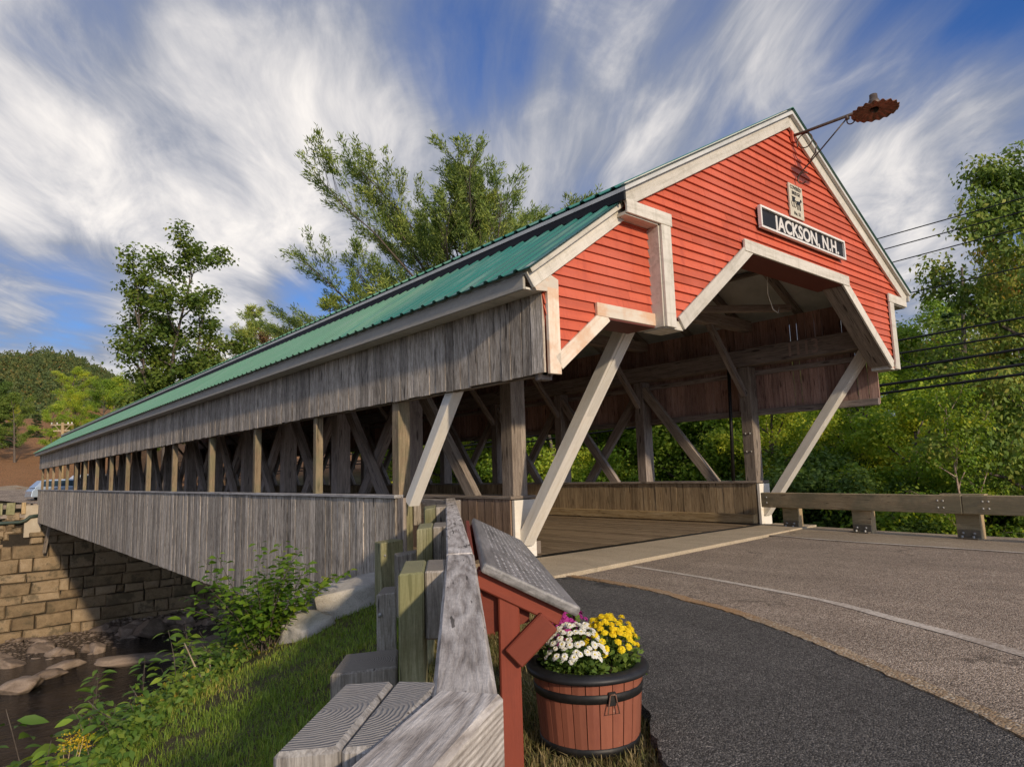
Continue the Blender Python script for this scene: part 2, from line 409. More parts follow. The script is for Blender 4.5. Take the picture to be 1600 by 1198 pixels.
BLACKP = paint('black_sign_paint_eave_shade', (.012, .012, .014), (.03, .03, .03), 'X', wear=.6)
SIGNW = paint('white_sign_paint', (.76, .72, .66), (.55, .5, .42), 'X', wear=.4)
PLAQ = paint('plaque_paint', (.52, .47, .36), (.36, .32, .24), 'X', wear=.6)
RUBBER = metal('black_tub_plastic', (.013, .013, .014), (.02, .02, .021), .5, 0., 9.)
FADED = paint('faded_number_paint', (.40, .29, .24), (.26, .19, .16), 'X', wear=.8)
def roofmat():
    m, t = newmat('roof_sheet_metal'); tc = t.n('ShaderNodeTexCoord'); sp = t.n('ShaderNodeSeparateXYZ'); t.l(tc.outputs['Object'], sp.inputs[0])
    pan = t.n('ShaderNodeTexWhiteNoise', noise_dimensions='1D'); t.l(t.m('FLOOR', t.m('DIVIDE', sp.outputs[1], .92)), pan.inputs['W'])
    n = t.noise(tc.outputs['Object'], .8, 5, .65); n2 = t.noise(t.mapping(tc.outputs['Object'], (1, 14, 1)), 1.5, 5, .6)
    newer = t.maprange(t.m('ADD', sp.outputs[1], t.m('MULTIPLY', pan.outputs[0], .9)), 3.4, 4.3, 1, 0, 'LINEAR')
    old = t.mix(n, (.10, .255, .15), (.15, .31, .19)); new = t.mix(n, (.018, .145, .115), (.03, .19, .15))
    c = t.mix(newer, old, new); c = t.mix(t.m('MULTIPLY', t.maprange(n2, .45, .7), .5), c, (.22, .30, .24)); c = t.mix(t.m('MULTIPLY', pan.outputs[0], .22), c, (.05, .13, .09)); c = t.mix(t.m('MULTIPLY', t.maprange(n, .55, .7), .3), c, (.06, .12, .085))
    t.out(t.principled(c, .38, t.bump(n2, .05, .003), .1, .5)); return m
ROOFM = roofmat()
def stonemat(name, cols, scale=1.0, moss=None, bump=.8):
    m, t = newmat(name); tc = t.n('ShaderNodeTexCoord'); oi = t.n('ShaderNodeObjectInfo'); at_ = t.n('ShaderNodeAttribute', attribute_name='rnd')
    off = t.n('ShaderNodeCombineXYZ'); t.l(t.m('MULTIPLY', t.m('ADD', at_.outputs['Fac'], oi.outputs['Random']), 31.), off.inputs[0])
    pos = t.vm('ADD', tc.outputs['Object'], off.outputs[0])
    n1 = t.noise(pos, 1.6 * scale, 8, .7); n2 = t.noise(pos, 14 * scale, 8, .75)
    c = t.ramp(t.m('ADD', t.m('MULTIPLY', n1, .5), t.m('ADD', t.m('MULTIPLY', n2, .3), t.m('MULTIPLY', t.m('ADD', at_.outputs['Fac'], t.m('MULTIPLY', oi.outputs['Random'], .0)), .2))), [(.3, cols[0]), (.5, cols[1]), (.7, cols[2])])
    sp = t.maprange(t.noise(pos, 60 * scale, 3, .6), .56, .64); c = t.mix(t.m('MULTIPLY', sp, .4), c, tuple(q * .45 for q in cols[0]))
    if moss: c = t.mix(t.m('MULTIPLY', t.maprange(t.noise(pos, .8 * scale, 6, .7), .5, .62), .75), c, moss)
    t.out(t.principled(c, .88, t.bump(t.m('ADD', n2, n1), bump, .03 / scale), spec=.2)); return m
GRANITE = stonemat('granite', ((.26, .225, .185), (.48, .44, .38), (.66, .615, .545)), 1.6)
ABUT = stonemat('abutment_granite', ((.10, .068, .038), (.26, .185, .105), (.42, .315, .20)), 1.6, (.075, .06, .035), 1.2)
RIVROCK = stonemat('river_rock', ((.08, .06, .044), (.215, .16, .118), (.37, .29, .225)), 1.2, None, .8)
CONC = stonemat('concrete', ((.33, .27, .19), (.44, .37, .27), (.54, .465, .355)), 1.4, None, .25)
def aggregate(name, base, stone, lightstone, density=.5, bump=.6, flakes=0, scale=150., stainc=None):
    m, t = newmat(name); tc = t.n('ShaderNodeTexCoord'); pos = tc.outputs['Object']
    vo = t.n('ShaderNodeTexVoronoi', feature='F1'); t.l(pos, vo.inputs['Vector']); vo.inputs['Scale'].default_value = scale
    vs = t.n('ShaderNodeSeparateColor'); t.l(vo.outputs['Color'], vs.inputs[0])
    n1 = t.noise(pos, .55, 5, .65); n2 = t.noise(t.mapping(pos, (2.2, .35, 1)), 1., 5, .6); n3 = t.noise(pos, 40, 4, .7)
    c = t.mix(t.maprange(vs.outputs[0], 1 - density - .25, 1 - density + .25), base, stone)
    c = t.mix(t.maprange(vs.outputs[1], .90, .97), c, lightstone)
    v = t.m('ADD', t.m('MULTIPLY', n1, .5), t.m('ADD', t.m('MULTIPLY', n2, .45), t.m('MULTIPLY', n3, .5)))
    v = t.m('ADD', t.m('MULTIPLY', v, 1.5), -.08); cv = t.n('ShaderNodeCombineXYZ')
    for i in range(3): t.l(v, cv.inputs[i])
    c = t.mix(1., c, cv.outputs[0], 'MULTIPLY')
    if flakes:
        fl = t.m('MULTIPLY', t.maprange(t.noise(pos, 55, 2, .5), .63, .68), t.maprange(t.noise(pos, .9, 4, .6), .5, .66))
        c = t.mix(t.m('MULTIPLY', fl, flakes), c, (.42, .38, .32))
    if stainc: c = t.mix(t.m('MULTIPLY', t.maprange(n1, .45, .62), .7), c, stainc)
    ve = t.n('ShaderNodeTexVoronoi', feature='DISTANCE_TO_EDGE'); wp = t.noise(pos, 1.4, 5, .65, 0, 'Color')
    t.l(t.vm('ADD', pos, t.vm('MULTIPLY', wp, (.55, .55, .55))), ve.inputs['Vector']); ve.inputs['Scale'].default_value = .42
    ck = t.m('MULTIPLY', t.maprange(ve.outputs['Distance'], .003, .009, 1, 0), t.maprange(t.noise(pos, .55, 3, .6), .50, .58))
    c = t.mix(t.m('MULTIPLY', ck, .55), c, tuple(q * .35 for q in base))
    tp = t.maprange(t.noise(pos, .33, 6, .6), .52, .56); c = t.mix(t.m('MULTIPLY', tp, .16), c, tuple(q * .7 for q in base))
    h = t.m('ADD', t.m('MULTIPLY', vo.outputs['Distance'], -1.2), t.m('MULTIPLY', n3, .5))
    t.out(t.principled(c, .9, t.bump(h, bump, .012), spec=.25)); return m
ROADM = aggregate('road_asphalt', (.165, .122, .085), (.44, .345, .255), (.58, .48, .37), .5, .6, 0, 120.)
SHOULD = aggregate('sandy_shoulder', (.25, .19, .125), (.38, .30, .205), (.5, .42, .32), .5, .4, 0, 130.)
WALKM = aggregate('fresh_black_asphalt', (.056, .051, .045), (.14, .128, .112), (.23, .21, .185), .5, .8, .8, 130.)
EDGEM = aggregate('kerb_granite', (.30, .20, .11), (.40, .30, .19), (.52, .44, .33), .5, .5, 0, 70., (.36, .19, .07))
SLABM = aggregate('slab_concrete', (.40, .32, .215), (.48, .39, .27), (.54, .46, .34), .5, .25, 0, 120.)
def linemat(lo=.40, hi=.56):
    m, t = newmat('worn_line_paint'); tc = t.n('ShaderNodeTexCoord'); n = t.noise(tc.outputs['Object'], 38, 5, .75); n2 = t.noise(tc.outputs['Object'], 1.1, 3, .6)
    f = t.maprange(t.m('ADD', t.m('MULTIPLY', n, .6), t.m('MULTIPLY', n2, .4)), lo, hi)
    c = t.mix(f, (.34, .275, .21), (.66, .58, .47)); t.out(t.principled(c, .85, spec=.2)); return m
LINEM = linemat(.42, .62); LINEF = linemat(.40, .60)
def groundmat():
    m, t = newmat('earth'); tc = t.n('ShaderNodeTexCoord'); pos = tc.outputs['Object']; sp = t.n('ShaderNodeSeparateXYZ'); t.l(pos, sp.inputs[0])
    n1 = t.noise(pos, .5, 6, .7); n2 = t.noise(pos, 9, 6, .75)
    c = t.ramp(t.m('ADD', t.m('MULTIPLY', n1, .5), t.m('MULTIPLY', n2, .5)), [(.32, (.035, .028, .016)), (.5, (.085, .072, .035)), (.68, (.17, .135, .075))])
    bed = t.maprange(sp.outputs[2], -6.2, -4.2, 1, 0)
    c = t.mix(bed, c, t.ramp(n2, [(.3, (.06, .042, .03)), (.6, (.19, .14, .10)), (.75, (.30, .235, .175))]))
    leafl = t.m('MULTIPLY', t.maprange(sp.outputs[1], 60, 70), t.maprange(n2, .35, .55)); c = t.mix(t.m('MULTIPLY', leafl, .8), c, (.42, .20, .09))
    t.out(t.principled(c, .95, t.bump(n2, .9, .06), spec=.1)); return m
EARTH = groundmat()
def watermat():
    m, t = newmat('river_water'); tc = t.n('ShaderNodeTexCoord'); pos = tc.outputs['Object']
    n = t.noise(t.mapping(pos, (1.0, 2.2, 1)), 1.5, 6, .68, .6); n2 = t.noise(pos, .25, 3, .5)
    c = t.mix(t.maprange(n2, .45, .7), (.006, .005, .004), (.03, .02, .012))
    t.out(t.principled(c, .07, t.bump(n, 1.0, .35), spec=.4)); return m
WATER = watermat()
BARK = wood('bark', (.045, .035, .028), (.11, .088, .07), (.20, .165, .135), 'Z', fine=.7, rings=False, spread=.3, knots=False, along=1.5, bump=1.)
BIRCHB = wood('birch_bark', (.16, .10, .07), (.38, .27, .2), (.6, .48, .38), 'Z', fine=.7, rings=False, spread=.3, knots=False, along=2.5)
L_MID = leafmat('leaf_mid_green', [(0, (0.079, 0.150, 0.021)), (.4, (0.223, 0.348, 0.044)), (.75, (0.443, 0.529, 0.064)), (1, (0.700, 0.661, 0.080))])
L_DARK = leafmat('leaf_dark_green', [(0, (0.044, 0.087, 0.018)), (.45, (0.110, 0.179, 0.032)), (.8, (0.202, 0.267, 0.045)), (1, (0.332, 0.346, 0.057))], .25)
L_YEL = leafmat('leaf_yellow_green', [(0, (0.112, 0.205, 0.022)), (.4, (0.295, 0.408, 0.041)), (.75, (0.544, 0.544, 0.050)), (1, (0.700, 0.589, 0.068))])
L_RED = leafmat('leaf_reddish', [(0, (0.055, 0.074, 0.025)), (.35, (0.138, 0.129, 0.046)), (.7, (0.239, 0.110, 0.064)), (1, (0.368, 0.110, 0.092))])
L_MAPLE = leafmat('leaf_maple_turning', [(0, (0.068, 0.124, 0.028)), (.5, (0.192, 0.272, 0.047)), (.8, (0.386, 0.346, 0.066)), (.93, (0.555, 0.290, 0.066)), (1, (0.700, 0.181, 0.083))], .3)
L_PINE = leafmat('needle_green', [(0, (0.095, 0.166, 0.047)), (.45, (0.265, 0.331, 0.076)), (.8, (0.527, 0.524, 0.102)), (1, (0.700, 0.700, 0.149))], .2)
L_OAK = leafmat('leaf_oak_green', [(0, (0.041, 0.081, 0.017)), (.45, (0.101, 0.163, 0.029)), (.8, (0.176, 0.227, 0.036)), (1, (0.270, 0.273, 0.048))], .4)
L_HEM = leafmat('needle_dark', [(0, (0.031, 0.066, 0.028)), (.5, (0.077, 0.142, 0.043)), (1, (0.169, 0.238, 0.061))], .15)
L_SHRUB = leafmat('leaf_shrub', [(0, (0.059, 0.138, 0.017)), (.45, (0.170, 0.275, 0.025)), (.8, (0.380, 0.405, 0.029)), (1, (0.700, 0.502, 0.035))], .4)
L_WEED = leafmat('leaf_weed', [(0, (0.036, 0.087, 0.016)), (.5, (0.100, 0.182, 0.027)), (.9, (0.198, 0.259, 0.041)), (1, (0.468, 0.299, 0.041))], .3)
L_HILL = leafmat('leaf_hill', [(0, (.028, .052, .022)), (.4, (.058, .088, .028)), (.75, (.10, .125, .035)), (.93, (.17, .15, .04)), (1, (.20, .11, .035))], .15)
GRASSM = leafmat('grass_blade', [(0, (0.080, 0.127, 0.019)), (.45, (0.161, 0.254, 0.029)), (.8, (0.295, 0.349, 0.052)), (1, (0.672, 0.445, 0.147))], .3)
DRYM = leafmat('dry_grass_blade', [(0, (0.080, 0.100, 0.020)), (.3, (0.150, 0.150, 0.045)), (.6, (0.300, 0.230, 0.100)), (1, (0.420, 0.320, 0.170))], .3)
TWIG = wood('pale_twig', (.25, .18, .11), (.42, .32, .2), (.55, .45, .3), 'X', rings=False, knots=False)
#__PART2__
# ------------------------------------------------------------------ terrain
WATER_Z = -7.35
RIVER = [(110, -6), (70, 4), (45, 12), (26, 22), (10, 32), (-4, 34), (-20, 33), (-70, 22)]
def river_d(x, y):
    best = 1e9; sd = 0
    for (ax, ay), (bx, by) in zip(RIVER[:-1], RIVER[1:]):
        dx, dy = bx - ax, by - ay; L2 = dx * dx + dy * dy
        k = max(0, min(1, ((x - ax) * dx + (y - ay) * dy) / L2)); ex, ey = x - ax - k * dx, y - ay - k * dy
        d = math.hypot(ex, ey)
        if d < best:
            best = d; sd = 1 if (dx * (y - ay) - dy * (x - ax)) < 0 else -1
    return best, sd
def fbm(x, y, s, o=4):
    return mnoise.fractal(Vector((x * s, y * s, 3.3)), 1.0, 2.0, o)
def gz(x, y):
    d, sd = river_d(x, y)
    k = max(0, min(1, (x - 8) / 50)); bed = -7.75 + 3.2 * k * k * (3 - 2 * k)
    s = (x + 7.0) * -.818 + (y + 1.2) * .575 - .30
    zl = -.06 - .27 * max(0, s) - 1.0 * max(0, s - 2.0) + .06 * min(0, s + .0) * 0
    zy = -.05 - 1.1 * max(0, y - 3.4)
    zr = -.05 - .55 * max(0, x - 3.1) if y < 4 else -.05 - .55 * max(0, x - 3.1)
    near = min(zl, zy, zr)
    if sd > 0:
        dd = d - 8.5
        z = bed + (.5 * max(0, dd) if dd < 15 else 7.5 + .06 * (dd - 15))
        z = min(z, .3 + .05 * max(0, dd - 12))
    else:
        z = max(bed, near)
    r = fbm(x * 1.0, y * 1.0, .35, 5)
    amp = .0 if near > -.04 else min(.35, .05 + .12 * max(0, -near))
    z += r * amp if sd <= 0 else r * .35
    if y > 43.9 and -9.5 < x < 7:
        z = max(z, -.02); z = min(z, -.02) if y < 52 else z
    if y > 36 and y < 43.9 and -30 < x < 6: z = min(z, -7.15 + .25 * r + max(0, -x - 9) * .0)
    if y > 50:                          # the road climbs away beyond the far portal
        up = (y - 50) * .035
        z = max(z, -.02 + min(up, 3.2)) if x < 12 else z + min(up, 3.2) * max(0, 1 - (x - 12) / 30)
        if x < -12 or y > 78: z += .10 * max(0, min(y - 78, 90)) * 1.0
    return z
def axis(lo, hi, c0, c1, fine, grow=1.12):
    a = list(np.arange(c0, c1 + 1e-6, fine)); s = fine
    while a[-1] < hi: s *= grow; a.append(a[-1] + s)
    s = fine
    while a[0] > lo: s *= grow; a.insert(0, a[0] - s)
    return a
gx = axis(-900, 1100, -14, 22, .55); gy = axis(-400, 1700, -8, 50, .55)
V = [(x, y, gz(x, y) if -120 < x < 200 and -60 < y < 220 else (gz(max(-120, min(200, x)), max(-60, min(220, y))))) for y in gy for x in gx]
nx = len(gx); F = np.array([(j * nx + i, j * nx + i + 1, (j + 1) * nx + i + 1, (j + 1) * nx + i) for j in range(len(gy) - 1) for i in range(nx - 1)])
tag(obj('ground', np_mesh('ground', np.array(V), F, None, True), EARTH), kind='structure')
def sheet(name, pts, z, mat, kind='structure', n=1):
    mb = MB(); mb.poly([(p[0], p[1], z) for p in pts]); return tag(obj(name, mb.mesh(name), mat), kind=kind)
def ribbon(name, L, Rr, z, mat, kind='structure', wob=0, thick=0):
    mb = MB(); rg = random.Random(4)
    jl = [(a[0] + rg.uniform(-wob, wob), a[1] + rg.uniform(-wob, wob)) for a in L]; jr = [(a[0] + rg.uniform(-wob, wob), a[1] + rg.uniform(-wob, wob)) for a in Rr]
    for i in range(len(L) - 1):
        q = [(*jl[i], z), (*jl[i + 1], z), (*jr[i + 1], z), (*jr[i], z)]
        mb.poly(q, 0.5)
        if thick:
            mb.poly([(*jl[i + 1], z), (*jl[i], z), (*jl[i], z - thick), (*jl[i + 1], z - thick)], .5)
            mb.poly([(*jr[i], z), (*jr[i + 1], z), (*jr[i + 1], z - thick), (*jr[i], z - thick)], .5)
    return tag(obj(name, mb.mesh(name), mat), kind=kind)
def spline(pts, n):
    P = [Vector((*p, 0)) for p in pts]; P = [P[0] * 2 - P[1]] + P + [P[-1] * 2 - P[-2]]; out = []
    for i in range(1, len(P) - 2):
        for k in range(n):
            q = k / n; a, b, c, d = P[i - 1:i + 3]
            r = .5 * ((2 * b) + (c - a) * q + (2 * a - 5 * b + 4 * c - d) * q * q + (3 * b - a - 3 * c + d) * q ** 3)
            out.append((r.x, r.y))
    out.append((P[-2].x, P[-2].y)); return out
def offset(line, d):
    o = []
    for i, p in enumerate(line):
        a = Vector((*line[max(0, i - 1)], 0)); b = Vector((*line[min(len(line) - 1, i + 1)], 0)); v = (b - a).normalized()
        o.append((p[0] - v.y * d, p[1] + v.x * d))
    return o
EDGE = spline([(-3.86, 1.02), (-3.95, -.12), (-4.16, -.77), (-4.30, -1.25), (-4.68, -2.03), (-5.02, -2.58), (-5.32, -3.05), (-5.62, -3.48), (-6.6, -4.7), (-8.5, -6.6)], 8)
RIGHT = spline([(3.05, 1.55), (3.0, 1.0), (2.80, .1), (2.72, -1.6), (2.45, -5), (1.6, -12), (-.5, -24)], 8)
GRASSL = spline([(-5.0, 1.25), (-5.13, .16), (-5.9, -1.2), (-6.37, -2.0), (-6.98, -2.66), (-7.8, -3.9), (-8.3, -5.2), (-10.0, -8.0)], 8)
def poly_sheet(name, a, b, z, mat): 
    return ribbon(name, a, b, z, mat)
nR = len(RIGHT)
def resample(line, n):
    P = np.array(line); s = np.r_[0, np.cumsum(np.hypot(*np.diff(P, axis=0).T))]; q = np.linspace(0, s[-1], n)
    return [(float(np.interp(k, s, P[:, 0])), float(np.interp(k, s, P[:, 1]))) for k in q]
ribbon('road', resample(EDGE, 50), resample(offset(RIGHT, 0), 50), .000, ROADM)
ribbon('sandy_shoulder', resample(offset(RIGHT, -1.75), 50), resample(RIGHT, 50), .004, SHOULD)
ribbon('road_line', resample(offset(RIGHT, -1.82), 60), resample(offset(RIGHT, -1.72), 60), .008, LINEM)
LL = spline([(-2.80, 1.0), (-3.0, -.13), (-3.26, -1.2), (-3.45, -1.75), (-3.72, -2.28), (-4.2, -3.17), (-5.4, -5), (-7.4, -7.4)], 8)
LLr = resample(LL, 120)
ribbon('road_line', resample(offset(LLr[:35], .04), 40), resample(offset(LLr[:35], -.04), 40), .004, LINEF)
ribbon('road_line', resample(offset(LLr[34:], .055), 80), resample(offset(LLr[34:], -.055), 80), .004, LINEM, wob=.006)
ribbon('kerb_strip', resample(offset(EDGE, .05), 150), resample(offset(EDGE, -.055), 150), .022, EDGEM, wob=.012, thick=.05)
ribbon('sidewalk', resample(GRASSL, 160), resample(offset(EDGE, -.05), 160), .014, WALKM, wob=.016, thick=.06)
mb = MB(); mb.prism([(-5.15, 1.02, .028), (3.15, 1.62, .028), (3.15, 2.42, .028), (-5.15, 2.36, .028)], (0, 0, -.3)); tag(obj('approach_slab', mb.mesh('approach_slab'), SLABM), kind='structure')
# far road beyond the bridge
FR = spline([(-.5, 43.9), (-1.2, 52), (-4.5, 62), (-11, 72), (-22, 80), (-45, 88)], 8)
def drape(name, line, wl, wr, dz, mat):
    mb = MB(); a = offset(line, wl); b = offset(line, -wr)
    for i in range(len(line) - 1):
        mb.poly([(*b[i], gz(*b[i]) + dz), (*b[i + 1], gz(*b[i + 1]) + dz), (*a[i + 1], gz(*a[i + 1]) + dz), (*a[i], gz(*a[i]) + dz)], .5)
    return tag(obj(name, mb.mesh(name), mat), kind='structure')
drape('far_road', FR, 4.5, 4.0, .12, ROADM)
drape('far_road_shoulder', offset(FR, -5.0), 1.0, 3.0, .10, SHOULD)
# river
mb = MB(); mb.poly([(-160, -20, WATER_Z), (30, 5, WATER_Z), (34, 30, WATER_Z), (10, 43.0, WATER_Z), (-160, 43.0, WATER_Z)])
tag(obj('river', mb.mesh('river'), WATER), kind='structure')

# ------------------------------------------------------------------ the covered bridge
XR, XS, L_END, Y1 = 2.94, -4.908, 43.9, 2.63
XT = XR + .378
bridge = thing('covered_bridge', 'long weathered covered bridge with red clapboard gable and green metal roof', 'covered bridge', (0, 0, 0))
def boards_x(name, x, y0, y1, z0, z1, mat, t=.028, wmin=.13, wmax=.22, seed=1, ragged=.008, face=-1, zf=None):
    """vertical boards in a plane x = const"""
    rg = random.Random(seed); mb = MB(); y = y0
    while y < y1 - .02:
        wd = min(rg.uniform(wmin, wmax), y1 - y); d = rg.uniform(0, .007)
        g = rg.uniform(.003, .009)
        a, b = (x, x + t) if face > 0 else (x - t, x)
        if face < 0: a -= d; b -= d
        else: a += d; b += d
        zb = z0 + rg.uniform(-ragged, ragged)
        lean = rg.uniform(-.004, .004)
        mb.hexa([(a, y + g, zb), (b, y + g, zb), (b, y + wd - g, zb), (a, y + wd - g, zb), (a + lean, y + g, z1), (b + lean, y + g, z1), (b + lean, y + wd - g, z1), (a + lean, y + wd - g, z1)], rg.random())
        y += wd
    return obj(name, mb.mesh(name), mat, bridge)
# outer side wall (sidewalk side)
boards_x('lower_siding', XS, 2.95, L_END, -.93, .895, GREY, seed=3)
boards_x('upper_siding', XS, .155, L_END, 2.10, 2.98, GREY, seed=5)
beam('rail_cap', (XS + .01, 2.92, .915), (XS + .01, L_END, .915), .14, .04, wood('cap_board', (.16, .15, .14), (.34, .32, .30), (.5, .48, .45), 'X', rings=False), bridge)
beam('wall_rail', (XS + .06, .25, 2.16), (XS + .06, L_END, 2.16), .07, .14, TIMBER, bridge)
wy = [3.02, 5.45, 8.1, 10.85, 13.9, 16.7, 19.5, 22.2, 25.0, 27.8, 30.2, 32.9, 35.5, 38.1, 40.6, 43.0]
for y in wy:
    pw = .17 if y < 4 else .115; beam('wall_post', (XS + .02 + pw / 2, y, .90), (XS + .02 + pw / 2, y, 2.12), pw, pw * .95, POSTW, bridge)
beam('end_board', (XS + .02, 2.9, -.6), (XS + .02, 2.9, .9), .05, .2, GREY and TIMBER, bridge)
# lean-to roof and main roof in ribbed sheet
def ribbed(name, xe, ze, xt_, zt, y0, y1, mat, pitch=.23, rh=.022, th=.012):
    """sheet from eave (xe,ze) to top (xt_,zt); ribs run down the slope"""
    mb = MB(); d = Vector((xt_ - xe, 0, zt - ze)); nrm = Vector((-d.z, 0, d.x)).normalized()
    if nrm.z < 0: nrm = -nrm
    prof = []; y = y0
    while y < y1:
        for o, h in ((0, 0), (pitch * .62, 0), (pitch * .72, rh), (pitch * .88, rh), (pitch * .98, 0)):
            if y + o < y1: prof.append((y + o, h))
        y += pitch
    prof.append((y1, 0))
    a = Vector((xe, 0, ze)); b = Vector((xt_, 0, zt))
    for (ya, ha), (yb, hb) in zip(prof[:-1], prof[1:]):
        p = [a + nrm * ha + Vector((0, ya, 0)), a + nrm * hb + Vector((0, yb, 0)), b + nrm * hb + Vector((0, yb, 0)), b + nrm * ha + Vector((0, ya, 0))]
        if xe > xt_: p.reverse()
        mb.poly(p, .5); q = [v - nrm * th for v in p]; q.reverse()
        mb.poly([p[0], p[1], q[-2], q[-1]] if False else [p[1], p[0], q[3], q[2]], .5)
        mb.poly(q, .5)
    return obj(name, mb.mesh(name), mat, bridge)
ribbed('side_roof', -5.23, 3.045, -3.40, 4.345, .01, L_END + .5, ROOFM)
ribbed('main_roof', -3.93, 4.15, .0, 6.345, -.125, L_END + .5, ROOFM)
ribbed('main_roof', 3.93, 4.15, .0, 6.345, -.125, L_END + .5, ROOFM)
mb = MB(); mb.prism([(-.16, -.12, 6.27), (0, -.12, 6.365), (.16, -.12, 6.27), (0, -.12, 6.352)], (0, L_END + .7, 0)); obj('ridge_cap', mb.mesh('ridge_cap'), ROOFG, bridge)
mb = MB(); mb.prism([(-3.92, -.10, 4.13), (-.02, -.10, 6.31), (.02, -.10, 6.31), (3.92, -.10, 4.13), (3.92, -.10, 4.085), (0, -.10, 6.265), (-3.92, -.10, 4.085)], (0, L_END + .5, 0))
obj('roof_lining', mb.mesh('roof_lining'), ROOFIN, bridge)
mb = MB(); mb.prism([(-5.17, .13, 3.06), (-3.45, .13, 4.28), (-3.45, .13, 4.24), (-5.17, .13, 3.02)], (0, L_END + .3, 0)); obj('side_roof_lining', mb.mesh('side_roof_lining'), ROOFIN, bridge)
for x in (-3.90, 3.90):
    beam('eave_board', (x, -.08, 4.06), (x, L_END + .4, 4.06), .03, .14, BLACKP if x < 0 else CREAM, bridge)  # left board black: dark fascia with the overhang's shadow put into its colour
beam('eave_fascia', (-5.155, .16, 2.965), (-5.155, L_END + .4, 2.965), .03, .17, paint('weathered_cream_fascia', (.44, .40, .33), (.25, .235, .20), 'X', wear=.8), bridge)
mb = MB(); mb.box((-5.14, .16, 2.885), (XS - .03, L_END + .3, 2.905)); obj('side_soffit', mb.mesh('side_soffit'), CREAM, bridge)

# gable walls: lapped clapboards clipped to an outline (outer polygon given by x-intervals at each height)
def intervals(poly, z):
    xs = []
    n = len(poly)
    for i in range(n):
        (x0, z0), (x1, z1) = poly[i], poly[(i + 1) % n]
        if (z0 <= z < z1) or (z1 <= z < z0): xs.append(x0 + (x1 - x0) * (z - z0) / (z1 - z0))
    xs.sort(); return [(xs[i], xs[i + 1]) for i in range(0, len(xs) - 1, 2)]
def clapboards(name, poly, y, exposure, mat, lap=.026, seed=2):
    rg = random.Random(seed); mb = MB(); zs = sorted(set(round(p[1], 4) for p in poly)); z = zs[0]; top = zs[-1]
    while z < top - 1e-4:
        z1 = min(z + exposure, top); cuts = [z] + [q for q in zs if z + 1e-4 < q < z1 - 1e-4] + [z1]
        joints = {}
        for a, b in zip(cuts[:-1], cuts[1:]):
            ia, ib = intervals(poly, a + 1e-5), intervals(poly, b - 1e-5)
            for k, (A, B) in enumerate(zip(ia, ib)):
                # split each course at one or two board joints
                js = joints.setdefault(k, sorted([rg.uniform(A[0] + .3, A[1] - .3) for _ in range(1 if A[1] - A[0] < 3 else 2)] if A[1] - A[0] > 1.4 else []))
                ea = [A[0]] + [min(max(j, A[0]), A[1]) for j in js] + [A[1]]; eb = [B[0]] + [min(max(j, B[0]), B[1]) for j in js] + [B[1]]
                jt = joints.setdefault((k, 'j'), rg.uniform(-.004, .004)); ya = y - (lap + jt) * (1 - (a - z) / exposure); yb = y - lap * (1 - (b - z) / exposure)
                for q in range(len(ea) - 1):
                    r = rg.random(); g = .0015
                    p = [(ea[q] + g, ya, a), (ea[q + 1] - g, ya, a), (eb[q + 1] - g, yb, b), (eb[q] + g, yb, b)]
                    mb.poly(p, r)
                    if a == z: mb.poly([(ea[q] + g, y + .004, a), (ea[q + 1] - g, y + .004, a), (ea[q + 1] - g, ya, a), (ea[q] + g, ya, a)], r)
        z = z1
    # backing
    n = len(poly); mb.poly([(p[0], y + .006, p[1]) for p in poly], .5); mb.poly([(p[0], y + .05, p[1]) for p in reversed(poly)], .5)
    return obj(name, mb.mesh(name), mat, bridge)
GABLE = [(-3.2, 2.73), (-3.02, 2.73), (-1.48, 3.96), (1.48, 3.96), (3.02, 2.73), (3.2, 2.73), (3.2, 3.96), (3.80, 3.97), (3.80, 4.05), (0, 6.21), (-3.80, 4.05), (-3.80, 3.97), (-3.2, 3.96)]
clapboards('gable_wall', GABLE, 0.02, .108, RED, seed=11)
SIDEG = [(-4.86, 2.12), (-4.78, 2.12), (-4.15, 2.80), (-3.27, 2.80), (-3.27, 4.2), (-4.95, 2.98)]
clapboards('side_gable_wall', SIDEG, .155, .108, RED, seed=12)
def trim(name, a, b, wd, y, th=.035, mat=CREAM, side=0):
    """flat board in the x-z plane from a to b, front face at y"""
    a, b = Vector((a[0], 0, a[1])), Vector((b[0], 0, b[1])); d = (b - a).normalized(); up = Vector((-d.z, 0, d.x))
    if up.z < 0 or (abs(up.z) < 1e-3 and up.x < 0): up = -up
    o = up * (wd / 2 * side)
    return beam(name, a + o + Vector((0, y + th / 2, 0)), b + o + Vector((0, y + th / 2, 0)), th, wd, mat, bridge, up=tuple(up), bev=.004)
